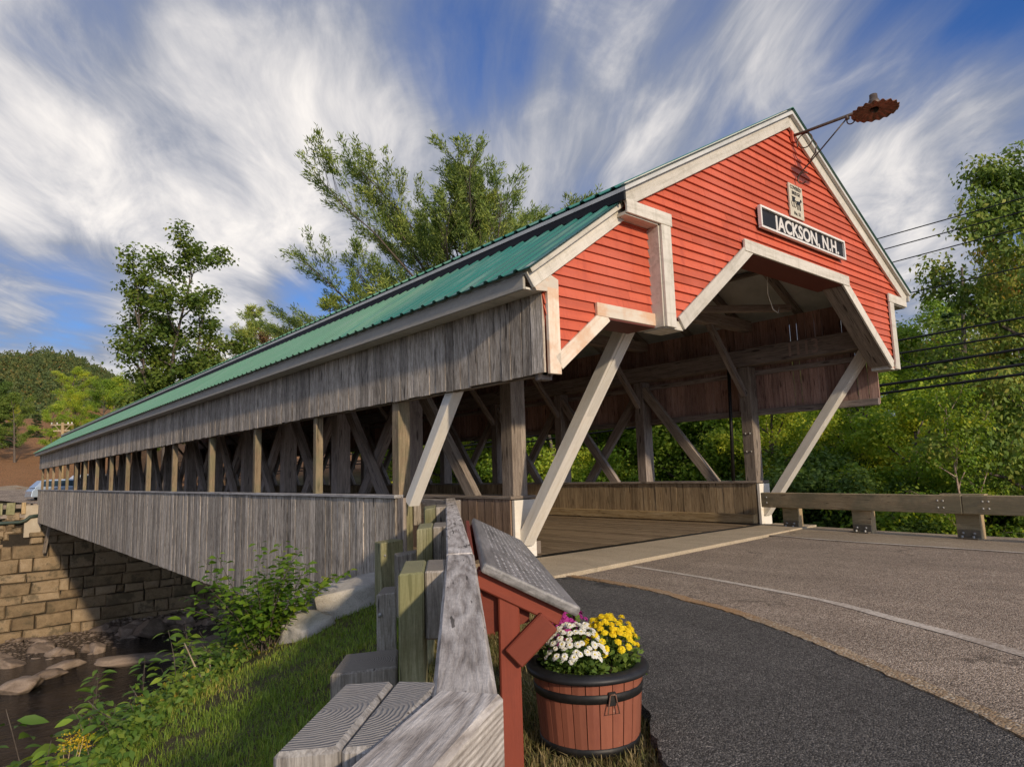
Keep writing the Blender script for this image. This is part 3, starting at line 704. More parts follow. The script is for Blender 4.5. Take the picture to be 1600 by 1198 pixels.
# main rake boards
for s in (-1, 1):
    trim('rake_trim', (s * 3.86, 4.035), (s * .0, 6.19), .19, -.045, .04, CREAM)
    trim('rake_moulding', (s * 3.90, 4.135), (s * .0, 6.312), .075, -.095, .06, CREAM)
    # return and corner boards
    trim('return_trim', (s * 3.84, 3.955), (s * 3.06, 3.955), .15, -.05, .03, CREAM)
    mb = MB(); mb.box((min(s * 3.84, s * 3.28), -.017, 3.865), (max(s * 3.84, s * 3.28), .35, 3.90)); obj('return_soffit', mb.mesh('return_soffit'), CREAM, bridge)
    trim('corner_trim', (s * 3.17, 2.71), (s * 3.17, 3.878), .17, -.046, .035, CREAM)
    mb = MB(); a, b = sorted((s * 3.275, s * 3.235)); mb.box((a, -.008, 2.715), (b, .36, 3.87)); obj('corner_return', mb.mesh('corner_return'), CREAM, bridge)
    trim('opening_trim', (s * 2.975, 2.775), (s * 1.34, 3.985), .165, -.04, .034, CREAM)
    beam('opening_post', (s * 2.90, .16, 2.78), (s * 1.36, .16, 3.92), .30, .06, TIMBER, bridge, up=(-s * .6, 0, .8))
    mb = MB(); a, b = sorted((s * 3.24, s * 2.92)); mb.box((a, -.006, 2.70), (b, .30, 2.80)); obj('corner_block', mb.mesh('corner_block'), CREAM, bridge)
trim('opening_trim', (-1.52, 3.985), (1.52, 3.985), .16, -.052, .035, CREAM)
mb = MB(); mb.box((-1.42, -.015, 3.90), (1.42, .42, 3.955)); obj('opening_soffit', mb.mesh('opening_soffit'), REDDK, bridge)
# side gable trims (sidewalk portal)
Ys = .105
trim('rake_trim', (-5.13, 2.965), (-3.60, 4.05), .17, Ys - .005, .04, CREAM)
trim('rake_moulding', (-5.17, 3.045), (-3.60, 4.155), .07, Ys - .06, .07, CREAM)
trim('corner_trim', (-4.835, 2.09), (-4.835, 2.93), .15, Ys, .04, CREAMS)
mb = MB(); mb.prism([(-5.18, Ys + .002, 3.06), (-5.05, Ys + .002, 2.875), (-4.76, Ys + .002, 2.90), (-4.76, Ys + .002, 3.02), (-4.98, Ys + .002, 3.10)], (0, .045, 0)); obj('corner_return', mb.mesh('corner_return'), CREAMS, bridge)
trim('opening_trim', (-4.22, 2.805), (-3.24, 2.805), .14, Ys - .006, .036, CREAMS)
trim('opening_trim', (-4.79, 2.20), (-4.07, 2.76), .15, Ys, .034, CREAMS)
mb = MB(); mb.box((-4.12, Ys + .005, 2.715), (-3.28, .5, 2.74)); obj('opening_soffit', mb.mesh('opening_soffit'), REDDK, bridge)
beam('opening_post', (-4.80, .33, 2.10), (-4.12, .33, 2.70), .22, .05, TIMBER, bridge, up=(-.6, 0, .7))
beam('corner_post', (-4.82, .3, 2.05), (-4.82, .3, 2.9), .14, .1, TIMBER_DARK, bridge)
# white end boards and portal struts
for s in (-1, 1):
    mb = MB(); a, b = sorted((s * XR, s * XT)); mb.box((a, Y1 - .05, -.12), (b, Y1, .79)); obj('end_board', mb.mesh('end_board'), WHITE, bridge)
    x = s * 3.13
    beam('portal_strut', (x, 2.60, .22), (x, .30, 3.30), .20, .16, WHITE, bridge, up=(0, -.75, .6))
    beam('strut_plank', (x + s * .0, 2.44, .50), (x, .34, 3.30 - .06), .13, .06, WHITE, bridge, up=(0, -.75, .6)).location.y -= .085
beam('portal_strut', (-4.80, 2.78, .83), (-4.80, 1.35, 2.75), .15, .13, WHITE, bridge, up=(0, -.8, .6))
# deck and road bed
def boards_y(name, x0, x1, y0, y1, z, mat, wmin, wmax, seed, t=.06):
    rg = random.Random(seed); mb = MB(); x = x0
    while x < x1 - .02:
        wd = min(rg.uniform(wmin, wmax), x1 - x); d = rg.uniform(-.008, .004); y = y0
        while y < y1:
            ln = min(rg.uniform(3.5, 5.5), y1 - y); mb.box((x + .003, y + .002, z - t + d), (x + wd - .003, y + ln - .002, z + d)); y += ln
        x += wd
    return obj(name, mb.mesh(name), mat, bridge)
boards_y('deck', -XR, XR, 2.62, L_END, .02, DECKW, .12, .2, 21)
boards_y('sidewalk_deck', XS + .1, -XT, 2.62, L_END, .02, DECKW, .12, .2, 22)
mb = MB(); mb.box((-3.0, 2.43, -.1), (3.0, 2.60, .022)); obj('joint_plate', mb.mesh('joint_plate'), BLACKM, bridge)
for s in (-1, 1):
    beam('kerb_timber', (s * 2.86, 2.66, .12), (s * 2.86, L_END, .12), .15, .17, TIMBER_NEW if s > 0 else TIMBER, bridge)
    # low inner walls and caps
boards_x('inner_wall', XR + .035, 2.66, L_END, .05, .80, wood('inner_wall_board', (.13, .085, .045), (.30, .215, .125), (.44, .335, .205), 'Z', fine=1.1, spread=.4, rings=False), seed=31, wmin=.14, wmax=.24)
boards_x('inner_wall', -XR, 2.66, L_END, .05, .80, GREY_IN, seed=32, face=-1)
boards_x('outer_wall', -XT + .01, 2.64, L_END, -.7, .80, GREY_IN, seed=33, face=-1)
boards_x('outer_wall', XT - .01, 2.64, L_END, -.9, .80, GREY, seed=34, face=1)
for s in (-1, 1):
    beam('wall_cap', (s * 3.13, 2.60, .825), (s * 3.13, L_END, .825), .46, .04, TIMBER, bridge, bev=.004)
# upper walls of the roadway
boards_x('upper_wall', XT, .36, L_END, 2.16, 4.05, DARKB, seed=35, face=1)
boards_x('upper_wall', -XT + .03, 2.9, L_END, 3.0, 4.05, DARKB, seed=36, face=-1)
beam('upper_wall_rail', (XT - .05, .36, 2.20), (XT - .05, L_END, 2.20), .06, .12, TIMBER_DARK, bridge)
beam('lower_batten', (XT - .03, .36, 3.0), (XT - .03, L_END, 3.0), .05, .10, TIMBER_DARK, bridge)
mb = MB(); mb.box((XS - .02, L_END, -.9), (-XT, L_END + .05, .8)); mb.box((-4.9, L_END, 2.4), (-3.3, L_END + .05, 2.9)); mb.box((-3.3, L_END, 4.0), (3.3, L_END + .05, 4.3)); obj('far_gable_wall', mb.mesh('far_gable_wall'), RED, bridge)
# trusses: posts, crossed braces, chords
pan = [2.78 + 2.70 * i for i in range(16)]
for s in (-1, 1):
    x = s * 3.13
    beam('top_chord', (x, .45, 3.30), (x, L_END, 3.30), .34, .34, TIMBER_DARK, bridge)
    beam('bottom_chord', (x, 2.7, -.55), (x, L_END, -.55), .36, .5, TIMBER_DARK, bridge)
    for i, y in enumerate(pan):
        if y > L_END - .2: break
        p = beam('truss_post', (x, y, -.3), (x, y, 3.12), .30 if i else .26, .24, TIMBER if i == 0 else TIMBER_DARK, bridge, up=(0, 1, 0))
        if i == 0:
            mb = MB()
            for dz in (1.42, 1.78):
                for dy in (-.05, .05):
                    c = Vector((x - s * .15 * (1 if s > 0 else -1) if False else x - s * .132, y + dy, dz)); mb.tube([c, c - Vector((s * .02, 0, 0))], .02, 8)
            obj('bolt', mb.mesh('bolt', True), GALV, p, Matrix.Identity(4))
        if i + 1 < len(pan) and pan[i + 1] < L_END:
            y2 = pan[i + 1]
            beam('truss_brace', (x - .07, y + .10, -.1), (x - .07, y2 - .1, 2.95), .12, .20, TIMBER_DARK if i else TIMBER, bridge, up=(0, -.7, .6))
            if i: beam('truss_brace', (x + .07, y2 - .05, -.1), (x + .07, y + .1, 2.95), .12, .20, TIMBER_DARK, bridge, up=(0, .7, .6))
# knee braces, tie beams, rafters
for i, y in enumerate(pan):
    if y > L_END - .3: break
    beam('tie_beam', (-3.3, y, 3.98), (3.3, y, 3.98), .2, .22, TIMBER_DARK, bridge)
    for s in (-1, 1): beam('knee_brace', (s * 3.0, y, 2.55), (s * 1.9, y, 3.9), .11, .12, TIMBER_DARK, bridge)
for k in range(34):
    y = .55 + 1.3 * k
    if y > L_END: break
    for s in (-1, 1): beam('rafter', (s * 3.75, y, 4.08), (s * .04, y, 6.16), .10, .15, TIMBER_DARK, bridge)
for s in (-1, 1):
    for xx in (1.2, 2.5):
        beam('purlin', (s * xx, .1, 6.26 - .559 * xx - .05), (s * xx, L_END, 6.26 - .559 * xx - .05), .10, .06, TIMBER_DARK, bridge)
beam('ridge_brace', (-2.6, 1.5, 4.02), (2.4, 5.2, 4.02), .14, .14, TIMBER_DARK, bridge); beam('ridge_brace', (2.6, 1.5, 4.02), (-2.4, 5.2, 4.02), .14, .12, TIMBER_DARK, bridge)
for k in range(20):
    y = .8 + 2.2 * k
    if y > L_END: break
    beam('side_rafter', (-5.0, y, 3.09), (-3.45, y, 4.17), .08, .12, TIMBER_DARK, bridge)
for k in range(18):
    y = 4 + 2.3 * k
    if y > L_END - .5: break
    beam('floor_beam', (XS + .1, y, -.5), (3.3, y, -.5), .22, .34, TIMBER_DARK, bridge)
# leaning strut under the far end, tie rod, dangling wire, painted number
beam('under_strut', (-4.6, 42.6, -2.6), (-4.5, 41.6, -.9), .14, .16, TIMBER, bridge)
mb = MB(); mb.tube([(2.92, 3.12, .85), (2.92, 3.05, 3.1)], .035, 8); obj('tie_rod', mb.mesh('tie_rod', True), BLACKM, bridge)
mb = MB(); mb.tube([(.1, .55, 4.0), (.35, .7, 3.78), (.75, .85, 3.62), (1.1, .95, 3.62), (1.25, 1.0, 3.75)], .007, 5); obj('dangling_cable', mb.mesh('dangling_cable', True), CREAM, bridge)
def text_mesh(name, s, size, extrude, bold=0, sx=1.0, align='CENTER'):
    cu = bpy.data.curves.new(name, 'FONT'); cu.body = s; cu.size = size; cu.extrude = extrude; cu.offset = bold
    cu.align_x = align; cu.align_y = 'CENTER'; cu.resolution_u = 4
    o = bpy.data.objects.new(name, cu); C.objects.link(o); o.scale = (sx, 1, 1)
    dg = bpy.context.evaluated_depsgraph_get(); me = bpy.data.meshes.new_from_object(o.evaluated_get(dg)); bpy.data.objects.remove(o)
    for v in me.vertices: v.co.x *= sx
    me.name = name; me.materials.clear(); return me
Wt = Matrix.Translation((2.955, 1.5, 3.30)) @ Matrix.Rotation(-math.pi / 2, 4, 'Z') @ Matrix.Rotation(math.pi / 2, 4, 'X')
obj('painted_number', text_mesh('painted_number', '1113', .36, .003, .006, .9), FADED, bridge, Wt)

# ------------------------------------------------------------------ things fixed to the gable
sgn = thing('town_sign', 'black board with white frame reading JACKSON, N.H. above the bridge opening', 'sign', (.145, 0, 4.46))
mb = MB(); mb.box((-1.09, -.05, 4.315), (1.39, -.012, 4.605)); obj('sign_board', mb.mesh('sign_board'), BLACKP, sgn)
for a, b in (((-1.11, -.058, 4.598), (1.41, -.058, 4.598)), ((-1.11, -.058, 4.317), (1.41, -.058, 4.317))):
    beam('sign_frame', a, b, .05, .03, SIGNW, sgn, bev=.003)
for x in (-1.097, 1.397): beam('sign_frame', (x, -.058, 4.3325), (x, -.058, 4.5825), .05, .03, SIGNW, sgn, bev=.003, up=(1, 0, 0))
Wt = Matrix.Translation((.27, -.052, 4.452)) @ Matrix.Rotation(math.pi / 2, 4, 'X')
obj('lettering', text_mesh('lettering', 'JACKSON, N.H.', .275, .004, .008, 1.03), SIGNW, sgn, Wt)

plq = thing('plaque', 'small pale plaque with a dark horse and carriage emblem above the town sign', 'plaque', (.03, 0, 4.95))
mb = MB(); mb.box((-.175, -.03, 4.69), (.225, -.01, 5.19)); obj('plate', mb.mesh('plate'), PLAQ, plq)
Rx = Matrix.Rotation(math.pi / 2, 4, 'X')
for s_, z, sz in (('COVERED', 5.135, .075), ('BRIDGE', 5.055, .075), ('No. 51', 4.75, .075)):
    obj('lettering', text_mesh('lettering', s_, sz, .002, .001, .95), BLACKP, plq, Matrix.Translation((.025, -.032, z)) @ Rx)
mb = MB(); yy = -.034
def flat(pts): mb.prism([(p[0], yy, p[1]) for p in pts], (0, .004, 0))
flat([(-.10, 4.93), (-.02, 4.93), (-.02, 4.98), (-.10, 4.98)]); flat([(-.11, 4.985), (0, 4.985), (0, 5.0), (-.11, 5.0)])     # carriage and its canopy
flat([(.02, 4.90), (.11, 4.90), (.14, 4.94), (.12, 4.96), (.03, 4.95)]); flat([(.11, 4.94), (.15, 5.0), (.17, 4.99), (.185, 4.965), (.15, 4.955)])  # horse
for x in (.03, .06, .10, .12): flat([(x, 4.82), (x + .012, 4.82), (x + .012, 4.91), (x, 4.91)])
for cx_ in (-.09, -.03):
    mb.tube([(cx_ + .035 * math.cos(a), yy + .001, 4.885 + .045 * math.sin(a)) for a in np.linspace(0, 6.283, 15)], .005, 4)
flat([(-.02, 4.945), (.05, 4.925), (.05, 4.932), (-.02, 4.955)])
obj('emblem', mb.mesh('emblem'), BLACKP, plq)

lamp = thing('gooseneck_lamp', 'rusty scalloped lamp on an iron arm at the gable peak', 'lamp', (.105, 0, 6.0))
X0 = .105; yh = -1.14; zh = 5.90
mb = MB(); mb.tube([(X0, -.01, 5.985), (X0, -.2, 5.97), (X0, yh, 5.935)], .022, 10); mb.tube([(X0, -.79, 5.92), (X0, -.83, 5.92)], .034, 8); obj('arm', mb.mesh('arm', True), LAMPARM, lamp)
mb = MB(); mb.box((X0 - .05, -.045, 5.88), (X0 + .05, -.01, 6.07)); obj('wall_bracket', mb.mesh('wall_bracket'), RED, lamp)
def scroll(cy, cz, r0, a0, turns, n=30, r1=None):
    r1 = r0 * .75 if r1 is None else r1
    return [(X0, cy + (r0 + (r1 - r0) * k / n) * math.cos(a0 + turns * 2 * math.pi * k / n), cz + (r0 + (r1 - r0) * k / n) * math.sin(a0 + turns * 2 * math.pi * k / n)) for k in range(n + 1)]
mb = MB(); mb.tube([(X0, -.80, 5.91), (X0, -.42, 5.62), (X0, -.08, 5.37), (X0, -.035, 5.33)], .010, 6)
mb.tube(scroll(-.12, 5.285, .09, 2.5, -.75) , .009, 6); mb.tube(scroll(-.86, 5.865, .06, .6, -.8), .009, 6)
mb.tube(scroll(-.20, 5.83, .125, -.4, .95), .009, 6); mb.tube([(X0, -.32, 5.80), (X0, -.36, 5.72), (X0, -.33, 5.60), (X0, -.25, 5.52)], .009, 6)
obj('scroll_brace', mb.mesh('scroll_brace', True), LAMPARM, lamp)
mb = MB(); wv = lambda an, rr: (1 + .025 * math.cos(18 * an) * (rr / .29) ** 2, .013 * math.cos(18 * an) * (rr / .29) ** 2)
mb.lathe([(.055, .035), (.07, .012), (.16, .018), (.235, -.004), (.29, -.022), (.29, -.028), (.235, -.012), (.16, .008), (.07, .002), (.055, .025)], (X0, yh - .03, zh - .02), 108, wave=wv)
obj('lamp_shade', mb.mesh('lamp_shade', True), RUST, lamp)
mb = MB(); mb.lathe([(.001, .19), (.05, .19), (.052, .12), (.058, .118), (.072, .09), (.075, .03), (.055, .0), (.001, 0)], (X0, yh - .03, zh), 20); obj('socket', mb.mesh('socket', True), LAMPARM, lamp)
mb = MB(); mb.lathe([(.001, 0), (.05, 0), (.048, -.03), (.02, -.055), (.001, -.06)], (X0, yh - .03, zh - .005), 16); obj('bulb_holder', mb.mesh('bulb_holder', True), BLACKM, lamp)
#__PART3__
# ------------------------------------------------------------------ guard rails
RAILZ = wood('silver_post_timber', (.13, .115, .10), (.31, .285, .255), (.47, .44, .40), 'Z', fine=1.7, spread=.2, bump=.8)
POSTZ = wood('green_post_timber', (.125, .11, .05), (.27, .25, .135), (.42, .39, .235), 'Z', fine=1.5, spread=.25, moss=(.17, .17, .075), bump=.7)
BLOCKX = wood('block_timber', (.11, .09, .07), (.25, .215, .17), (.40, .355, .30), 'Z', fine=1.6, spread=.25, bump=.7)
def quad_post(name, q, ztop, zbot, mat, parent, bev=.008, sub=None):
    P = [at(x, y, 'z', ztop) for x, y in q]; c = sum(P, Vector()) / 4; c.z = ztop
    mb = MB(); b = [Vector((p.x, p.y, zbot)) - c for p in P]; tpp = [p - c for p in P]
    # order ccw seen from above
    ar = sum(tpp[i].x * tpp[(i + 1) % 4].y - tpp[(i + 1) % 4].x * tpp[i].y for i in range(4))
    if ar < 0: b.reverse(); tpp.reverse()
    mb.hexa(b + tpp); me = mb.mesh(name); bevel(me, bev, 1)
    return obj(name, me, mat, parent, Matrix.Translation(c))
lr = thing('timber_guard_rail', 'near guard rail of silver weathered timbers on green stained posts beside the river bank', 'guard rail', (-7.0, -1.2, 0))
def railbeam(pa, za, pb, zb, wd, ht, ext0=0, ext1=0):
    a = at(*pa, 'z', za); b = at(*pb, 'z', zb); d = (b - a).normalized(); a -= d * ext0; b += d * ext1
    dz = Vector((0, 0, ht / 2)); return beam('rail_beam', a - dz, b - dz, wd, ht, RAILW, lr, bev=.009)
railbeam((703.5, 778), .848, (718.5, 864), .82, .125, .28, 0, .0)
railbeam((719, 864), .816, (726, 1080), .765, .128, .28, -.004, .03)
railbeam((714, 781), .838, (640, 777.5), .845, .12, .26, 0, .1)
railbeam((722, 1092), .768, (606, 1203), .77, .135, .28, .05, 1.2)
P5 = [(537, 1067), (615, 1062), (528, 1168), (424, 1178)]; B5 = [(620, 1062), (690, 1064), (590, 1168), (531, 1169)]
quad_post('post', P5, .765, -.3, RAILZ, lr); quad_post('spacer_block', B5, .762, .45, RAILZ, lr)
for q, bq, z in (([(632, 876), (666, 874), (662, 893), (622, 897)], [(667.5, 874), (699, 873), (696, 891), (663.5, 892)], .795),
                 ([(655, 818), (677, 816), (675, 823.5), (651, 827)], [(678, 816), (701, 815), (701, 822), (676, 823)], .825),
                 ([(662, 791), (681, 788), (680, 792.5), (664, 795.5)], [(682, 788), (699, 787.5), (699, 791), (681, 792)], .84),
                 ([(629, 786), (643, 784), (645, 786.5), (631, 789)], [(644, 784), (657, 784), (658, 786.5), (646, 787)], .80)):
    quad_post('post', q, z, -.35, POSTZ, lr)
    pb = quad_post('spacer_block', bq, z - .002, .52, BLOCKX, lr)
sgroup = 'short square timber stubs behind the guard rail'
for q, z, lab in (([(539.5, 1021.5), (622.6, 1012), (621, 1040), (515.7, 1053.5)], .42, 'low square timber stub nearest the camera, its grey top level with the second post'),
             ([(598, 917), (619, 915), (619, 925), (588, 928.6)], .36, 'low grey timber stub standing beside the tall green post'),
             ([(616, 864), (651, 858), (651, 862), (621, 868.5)], .42, 'low timber stub with a flat grey top behind the third post'),
             ([(585, 846), (615, 841), (630, 842.6), (595, 848.5)], .44, 'green stained timber stub against the bridge siding, with a bolt head')):
    P = [at(x, y, 'z', z) for x, y in q]; c = sum(P, Vector()) / 4
    th = thing('timber_stub', lab, 'timber stub', (c.x, c.y, -.3), sgroup)
    quad_post('stub_post', q, z, -.6, BLOCKX if z < .43 else POSTZ, th)
    mb = MB(); pb = at(q[3][0] + 4, q[3][1] + 14, 'z', z - .13) if False else P[3] + Vector((-.0, -.0, -.14)); d = (CAM_O - pb).normalized(); mb.tube([pb + (P[2] - P[3]) * .18 - d * .02, pb + (P[2] - P[3]) * .18 + d * .02], .014, 8)
    obj('bolt_head', mb.mesh('bolt_head', True), GALV, th)

rr_ = thing('road_guard_rail', 'brown timber guard rail with silver bolts along the far side of the road', 'guard rail', (2.4, .5, 0))
RB = [(2.60, 2.37), (2.12, -1.07), (1.62, -5.0), (.6, -11.)]
zt_, zb_ = .635, .365
for (a, b) in zip(RB[:-1], RB[1:]):
    o = beam('rail_beam', (a[0] + .07, a[1] - .004, .5), (b[0] + .07, b[1] + .004, .5), .14, zt_ - zb_, BROWNRAIL, rr_, bev=.008)
    A, B = Vector((*a, 0)), Vector((*b, 0)); d = (B - A).normalized(); n_ = Vector((d.y, -d.x, 0))
    if n_.x > 0: n_ = -n_
    for k0, two in ((.12 if a == RB[0] else .26, a != RB[0]), ((B - A).length - .34, True)):
        for dy in ((0, .075) if two else (0,)):
            for dz in (-.05, .05):
                p = A + d * (k0 + dy) + Vector((0, 0, .5 + dz)); mb = MB(); mb.lathe([(.001, .014), (.012, .011), (.017, .004), (.017, 0)], (0, 0, 0), 10)
                obj('bolt', mb.mesh('bolt', True), GALV, o, Matrix.Translation(p) @ n_.to_track_quat('Z', 'Y').to_matrix().to_4x4())
beam('splice_plate', (2.30 + .0, -.75, .642), (2.22, -1.35, .642), .12, .018, BROWNRAIL, rr_)
for (px_, py_) in ((2.69, 1.84), (2.43, .48), (2.29, -1.08), (2.0, -3.2), (1.75, -5.1)):
    d = Vector((.14, 1, 0)).normalized(); a = Vector((px_ + .04, py_, 0))
    p = beam('post', a - d * .165 + Vector((.0, 0, .30)), a + d * .165 + Vector((.0, 0, .30)), .13, .61, BROWNRAIL, rr_, bev=.008)
    mb = MB(); f = a + Vector((-.078, 0, .0))
    pl = MB(); pl.box((-.012, -.15, .015), (.0, .15, .13)); pl.box((-.10, -.15, .012), (0, .15, .024)); R4 = Matrix.Translation(f) @ Matrix.Rotation(-.139, 4, 'Z')
    bp = obj('base_plate', pl.mesh('base_plate'), metal('plate_steel', (.16, .14, .10), (.22, .17, .11), .7, .2, 18.), p, R4)
    for dy in (-.075, .075):
        for (dx, dz) in ((-.012, .085), (-.06, .024)):
            mb = MB(); mb.lathe([(.001, .03), (.016, .03), (.02, .0)], (0, 0, 0), 6)
            rot = Matrix.Rotation(-math.pi / 2, 4, 'Y') if dz > .05 else Matrix.Identity(4)
            obj('bolt', mb.mesh('bolt', True), GALV, bp, R4 @ Matrix.Translation((dx, dy, dz)) @ rot)

# ------------------------------------------------------------------ interpretive board on red posts
B_ = Vector((-7.501, -2.170, .818)); dr = Vector((.585, .811, 0)); pr = Vector((.811, -.585, 0)); LB = 2.76; WB = .40; DZ = -.2014
brd = thing('interpretive_board', 'long slanted grey reading board on red stained posts behind the guard rail', 'information board', (-7.4, -2.2, 0))
down = (pr * WB + Vector((0, 0, DZ))).normalized(); nrm_ = dr.cross(down); nrm_ = nrm_ if nrm_.z > 0 else -nrm_
def boardmat():
    m, t = newmat('carved_board'); tc = t.n('ShaderNodeTexCoord'); pos = tc.outputs['Object']; sp = t.n('ShaderNodeSeparateXYZ'); t.l(pos, sp.inputs[0])
    n = t.noise(t.mapping(pos, (.7, 9, 9)), 2., 7, .7, .4)
    c = t.ramp(n, [(.3, (.085, .08, .075)), (.5, (.19, .18, .17)), (.7, (.33, .31, .295))])
    # rows of carved lines set in four columns: short pale strokes
    wx = t.noise(t.mapping(pos, (26, 3, 1)), 1., 3, .6)
    rows = t.maprange(t.m('SINE', t.m('MULTIPLY', sp.outputs[1], 2 * math.pi / .034)), .25, .7)
    colx = t.m('ABSOLUTE', t.m('SUBTRACT', t.m('FRACT', t.m('DIVIDE', sp.outputs[0], LB / 4)), .5))
    incol = t.m('MULTIPLY', t.m('LESS_THAN', colx, .43), t.m('MULTIPLY', t.m('GREATER_THAN', sp.outputs[1], -.16), t.m('LESS_THAN', sp.outputs[1], .17)))
    f = t.m('MULTIPLY', t.m('MULTIPLY', rows, t.maprange(wx, .47, .56)), incol)
    sz = t.n('ShaderNodeSeparateXYZ'); t.l(tc.outputs['Normal'], sz.inputs[0]); f = t.m('MULTIPLY', f, t.m('GREATER_THAN', sz.outputs[2], .7))
    c = t.mix(t.m('MULTIPLY', f, .9), c, (.62, .59, .55))
    t.out(t.principled(c, .45, t.bump(t.m('ADD', n, t.m('MULTIPLY', f, -.6)), .6, .006), spec=.4)); return m
BOARDM = boardmat()
mid = B_ + (pr * WB + Vector((0, 0, DZ))) * .5 - nrm_ * .022
mb = MB(); Wd = (pr * WB + Vector((0, 0, DZ))).length; mb.box((0, -Wd / 2, -.022), (LB, Wd / 2, .022)); me = mb.mesh('panel'); bevel(me, .012, 2)
yv = nrm_.cross(dr).normalized(); Mx = Matrix((dr, yv, nrm_)).transposed().to_4x4(); Mx.translation = mid
obj('panel', me, BOARDM, brd, Mx)
def brd_pt(a, p, z): return B_ + dr * a + pr * p + Vector((0, 0, z - B_.z))
for k, a in enumerate((.10, LB - .25)):
    zt = lambda p: .818 + DZ * p / WB - .052
    beam('post', brd_pt(a, .10, -.15), brd_pt(a, .10, zt(.10) - .02), .088, .088, REDPOST, brd, up=tuple(dr))
    beam('back_leg', brd_pt(a + .03, -.03, -.0), brd_pt(a + .03, -.03, zt(-.03) - .015), .04, .10, REDPOST, brd, up=tuple(dr))
    beam('bearer', brd_pt(a - .035, -.035, zt(-.035) - .035), brd_pt(a - .035, WB - .08, zt(WB - .08) - .035), .038, .07, REDPOST, brd)
    beam('bearer', brd_pt(a + .085, -.035, zt(-.035) - .035), brd_pt(a + .085, WB - .08, zt(WB - .08) - .035), .038, .07, REDPOST, brd)
    beam('brace', brd_pt(a - .062, .11, .42), brd_pt(a - .062, .265, .565), .038, .10, REDPOST, brd)
    mb = MB(); p0 = [brd_pt(a + .0, -.02, .5), brd_pt(a + .0, .19, .55), brd_pt(a + .0, .19, zt(.19) - .05), brd_pt(a + .0, -.02, zt(-.02) - .05)]; mb.prism(p0, dr * .03); obj('gusset', mb.mesh('gusset'), REDPOST, brd)
beam('rear_batten', brd_pt(.05, -.05, .755), brd_pt(LB - .05, -.05, .755), .03, .09, REDPOST, brd)

# ------------------------------------------------------------------ half-barrel planter with chrysanthemums
BC = Vector((-6.905, -2.155, -.03)); fwd = Vector((.717, .698, 0)); rgt = Vector((.698, -.717, 0))
bar = thing('barrel_planter', 'round red wooden tub with black hoops and a black rim, planted with flowers', 'planter', BC)
RIMZ = .325; nst = 26
def brad(z): return .222 + (.252 - .222) * (z / RIMZ)
for k in range(nst):
    a0 = 2 * math.pi * (k + .035) / nst; a1 = 2 * math.pi * (k + .965) / nst; mb = MB(); rg = random.Random(k); j = rg.uniform(-.0015, .0015)
    segs = 6
    zz_ = [.0 + RIMZ * q / segs for q in range(segs + 1)]; vs = []
    for z in zz_:
        for (a, rr) in ((a0, brad(z) + j), ((a0 + a1) / 2, brad(z) + j + .0016), (a1, brad(z) + j), (a1, brad(z) - .02), (a0, brad(z) - .02)):
            vs.append((rr * math.cos(a), rr * math.sin(a), z))
    b = len(mb.v); mb.v += vs; r = rg.random()
    for q in range(segs):
        for e in range(5):
            e2 = (e + 1) % 5; mb.f.append((b + q * 5 + e, b + q * 5 + e2, b + q * 5 + 5 + e2, b + q * 5 + 5 + e)); mb.a.append(r)
    obj('stave', mb.mesh('stave'), STAVE, bar, Matrix.Translation(BC))
for (z0, z1, m_) in ((.222, .262, BLACKM), (.0, .036, BLACKM)):
    mb = MB(); mb.lathe([(brad(z0) + .001, z0), (brad(z0) + .0055, z0 + .002), (brad(z1) + .0055, z1 - .002), (brad(z1) + .001, z1)], (0, 0, 0), 64); obj('hoop', mb.mesh('hoop', True), m_, bar, Matrix.Translation(BC))
mb = MB(); mb.lathe([(.226, .26), (.222, .335), (.232, .341), (.268, .337), (.280, .329), (.283, .318), (.278, .308), (.258, .306), (.252, .312), (.248, .30)], (0, 0, 0), 72); obj('rim', mb.mesh('rim', True), RUBBER, bar, Matrix.Translation(BC))
mb = MB(); mb.lathe([(.001, .285), (.15, .285), (.228, .27)], (0, 0, 0), 32); obj('soil', mb.mesh('soil', True), EARTH, bar, Matrix.Translation(BC))
ha = math.atan2((-fwd * .97 + rgt * .42).y, (-fwd * .97 + rgt * .42).x)
hd = obj('handle', None, None, bar, Matrix.Translation(BC) @ Matrix.Rotation(ha, 4, 'Z'))
bpy.data.objects.remove(hd)
mb = MB(); mb.box((.2465, -.018, .215), (.258, .018, .272)); me = mb.mesh('handle_plate'); bevel(me, .003); hp = obj('handle_plate', me, BLACKM, bar, Matrix.Translation(BC) @ Matrix.Rotation(ha, 4, 'Z'))
mb = MB(); mb.tube([(.262, -.012, .262), (.264, .012, .262), (.262, .027, .185), (.262, -.027, .185), (.262, -.012, .262)], .0032, 6); mb.tube([(.252, -.016, .262), (.268, 0, .264), (.252, .016, .262)], .003, 5)
obj('handle_ring', mb.mesh('handle_ring', True), RUST, hp, Matrix.Translation(BC) @ Matrix.Rotation(ha, 4, 'Z'))
def petalmat(name, c1, c2):
    m, t = newmat(name); at_ = t.n('ShaderNodeAttribute', attribute_name='rnd'); oi = t.n('ShaderNodeObjectInfo')
    c = t.mix(t.m('ADD', t.m('MULTIPLY', at_.outputs['Fac'], .6), t.m('MULTIPLY', oi.outputs['Random'], .4)), c1, c2)
    p = t.n('ShaderNodeBsdfPrincipled', ins={'Base Color': c, 'Roughness': .6, 'Specular IOR Level': .2}); tr = t.n('ShaderNodeBsdfTranslucent', ins={0: c}); mx = t.n('ShaderNodeMixShader', ins={0: .3, 1: p.outputs[0], 2: tr.outputs[0]}); t.out(mx.outputs[0]); return m
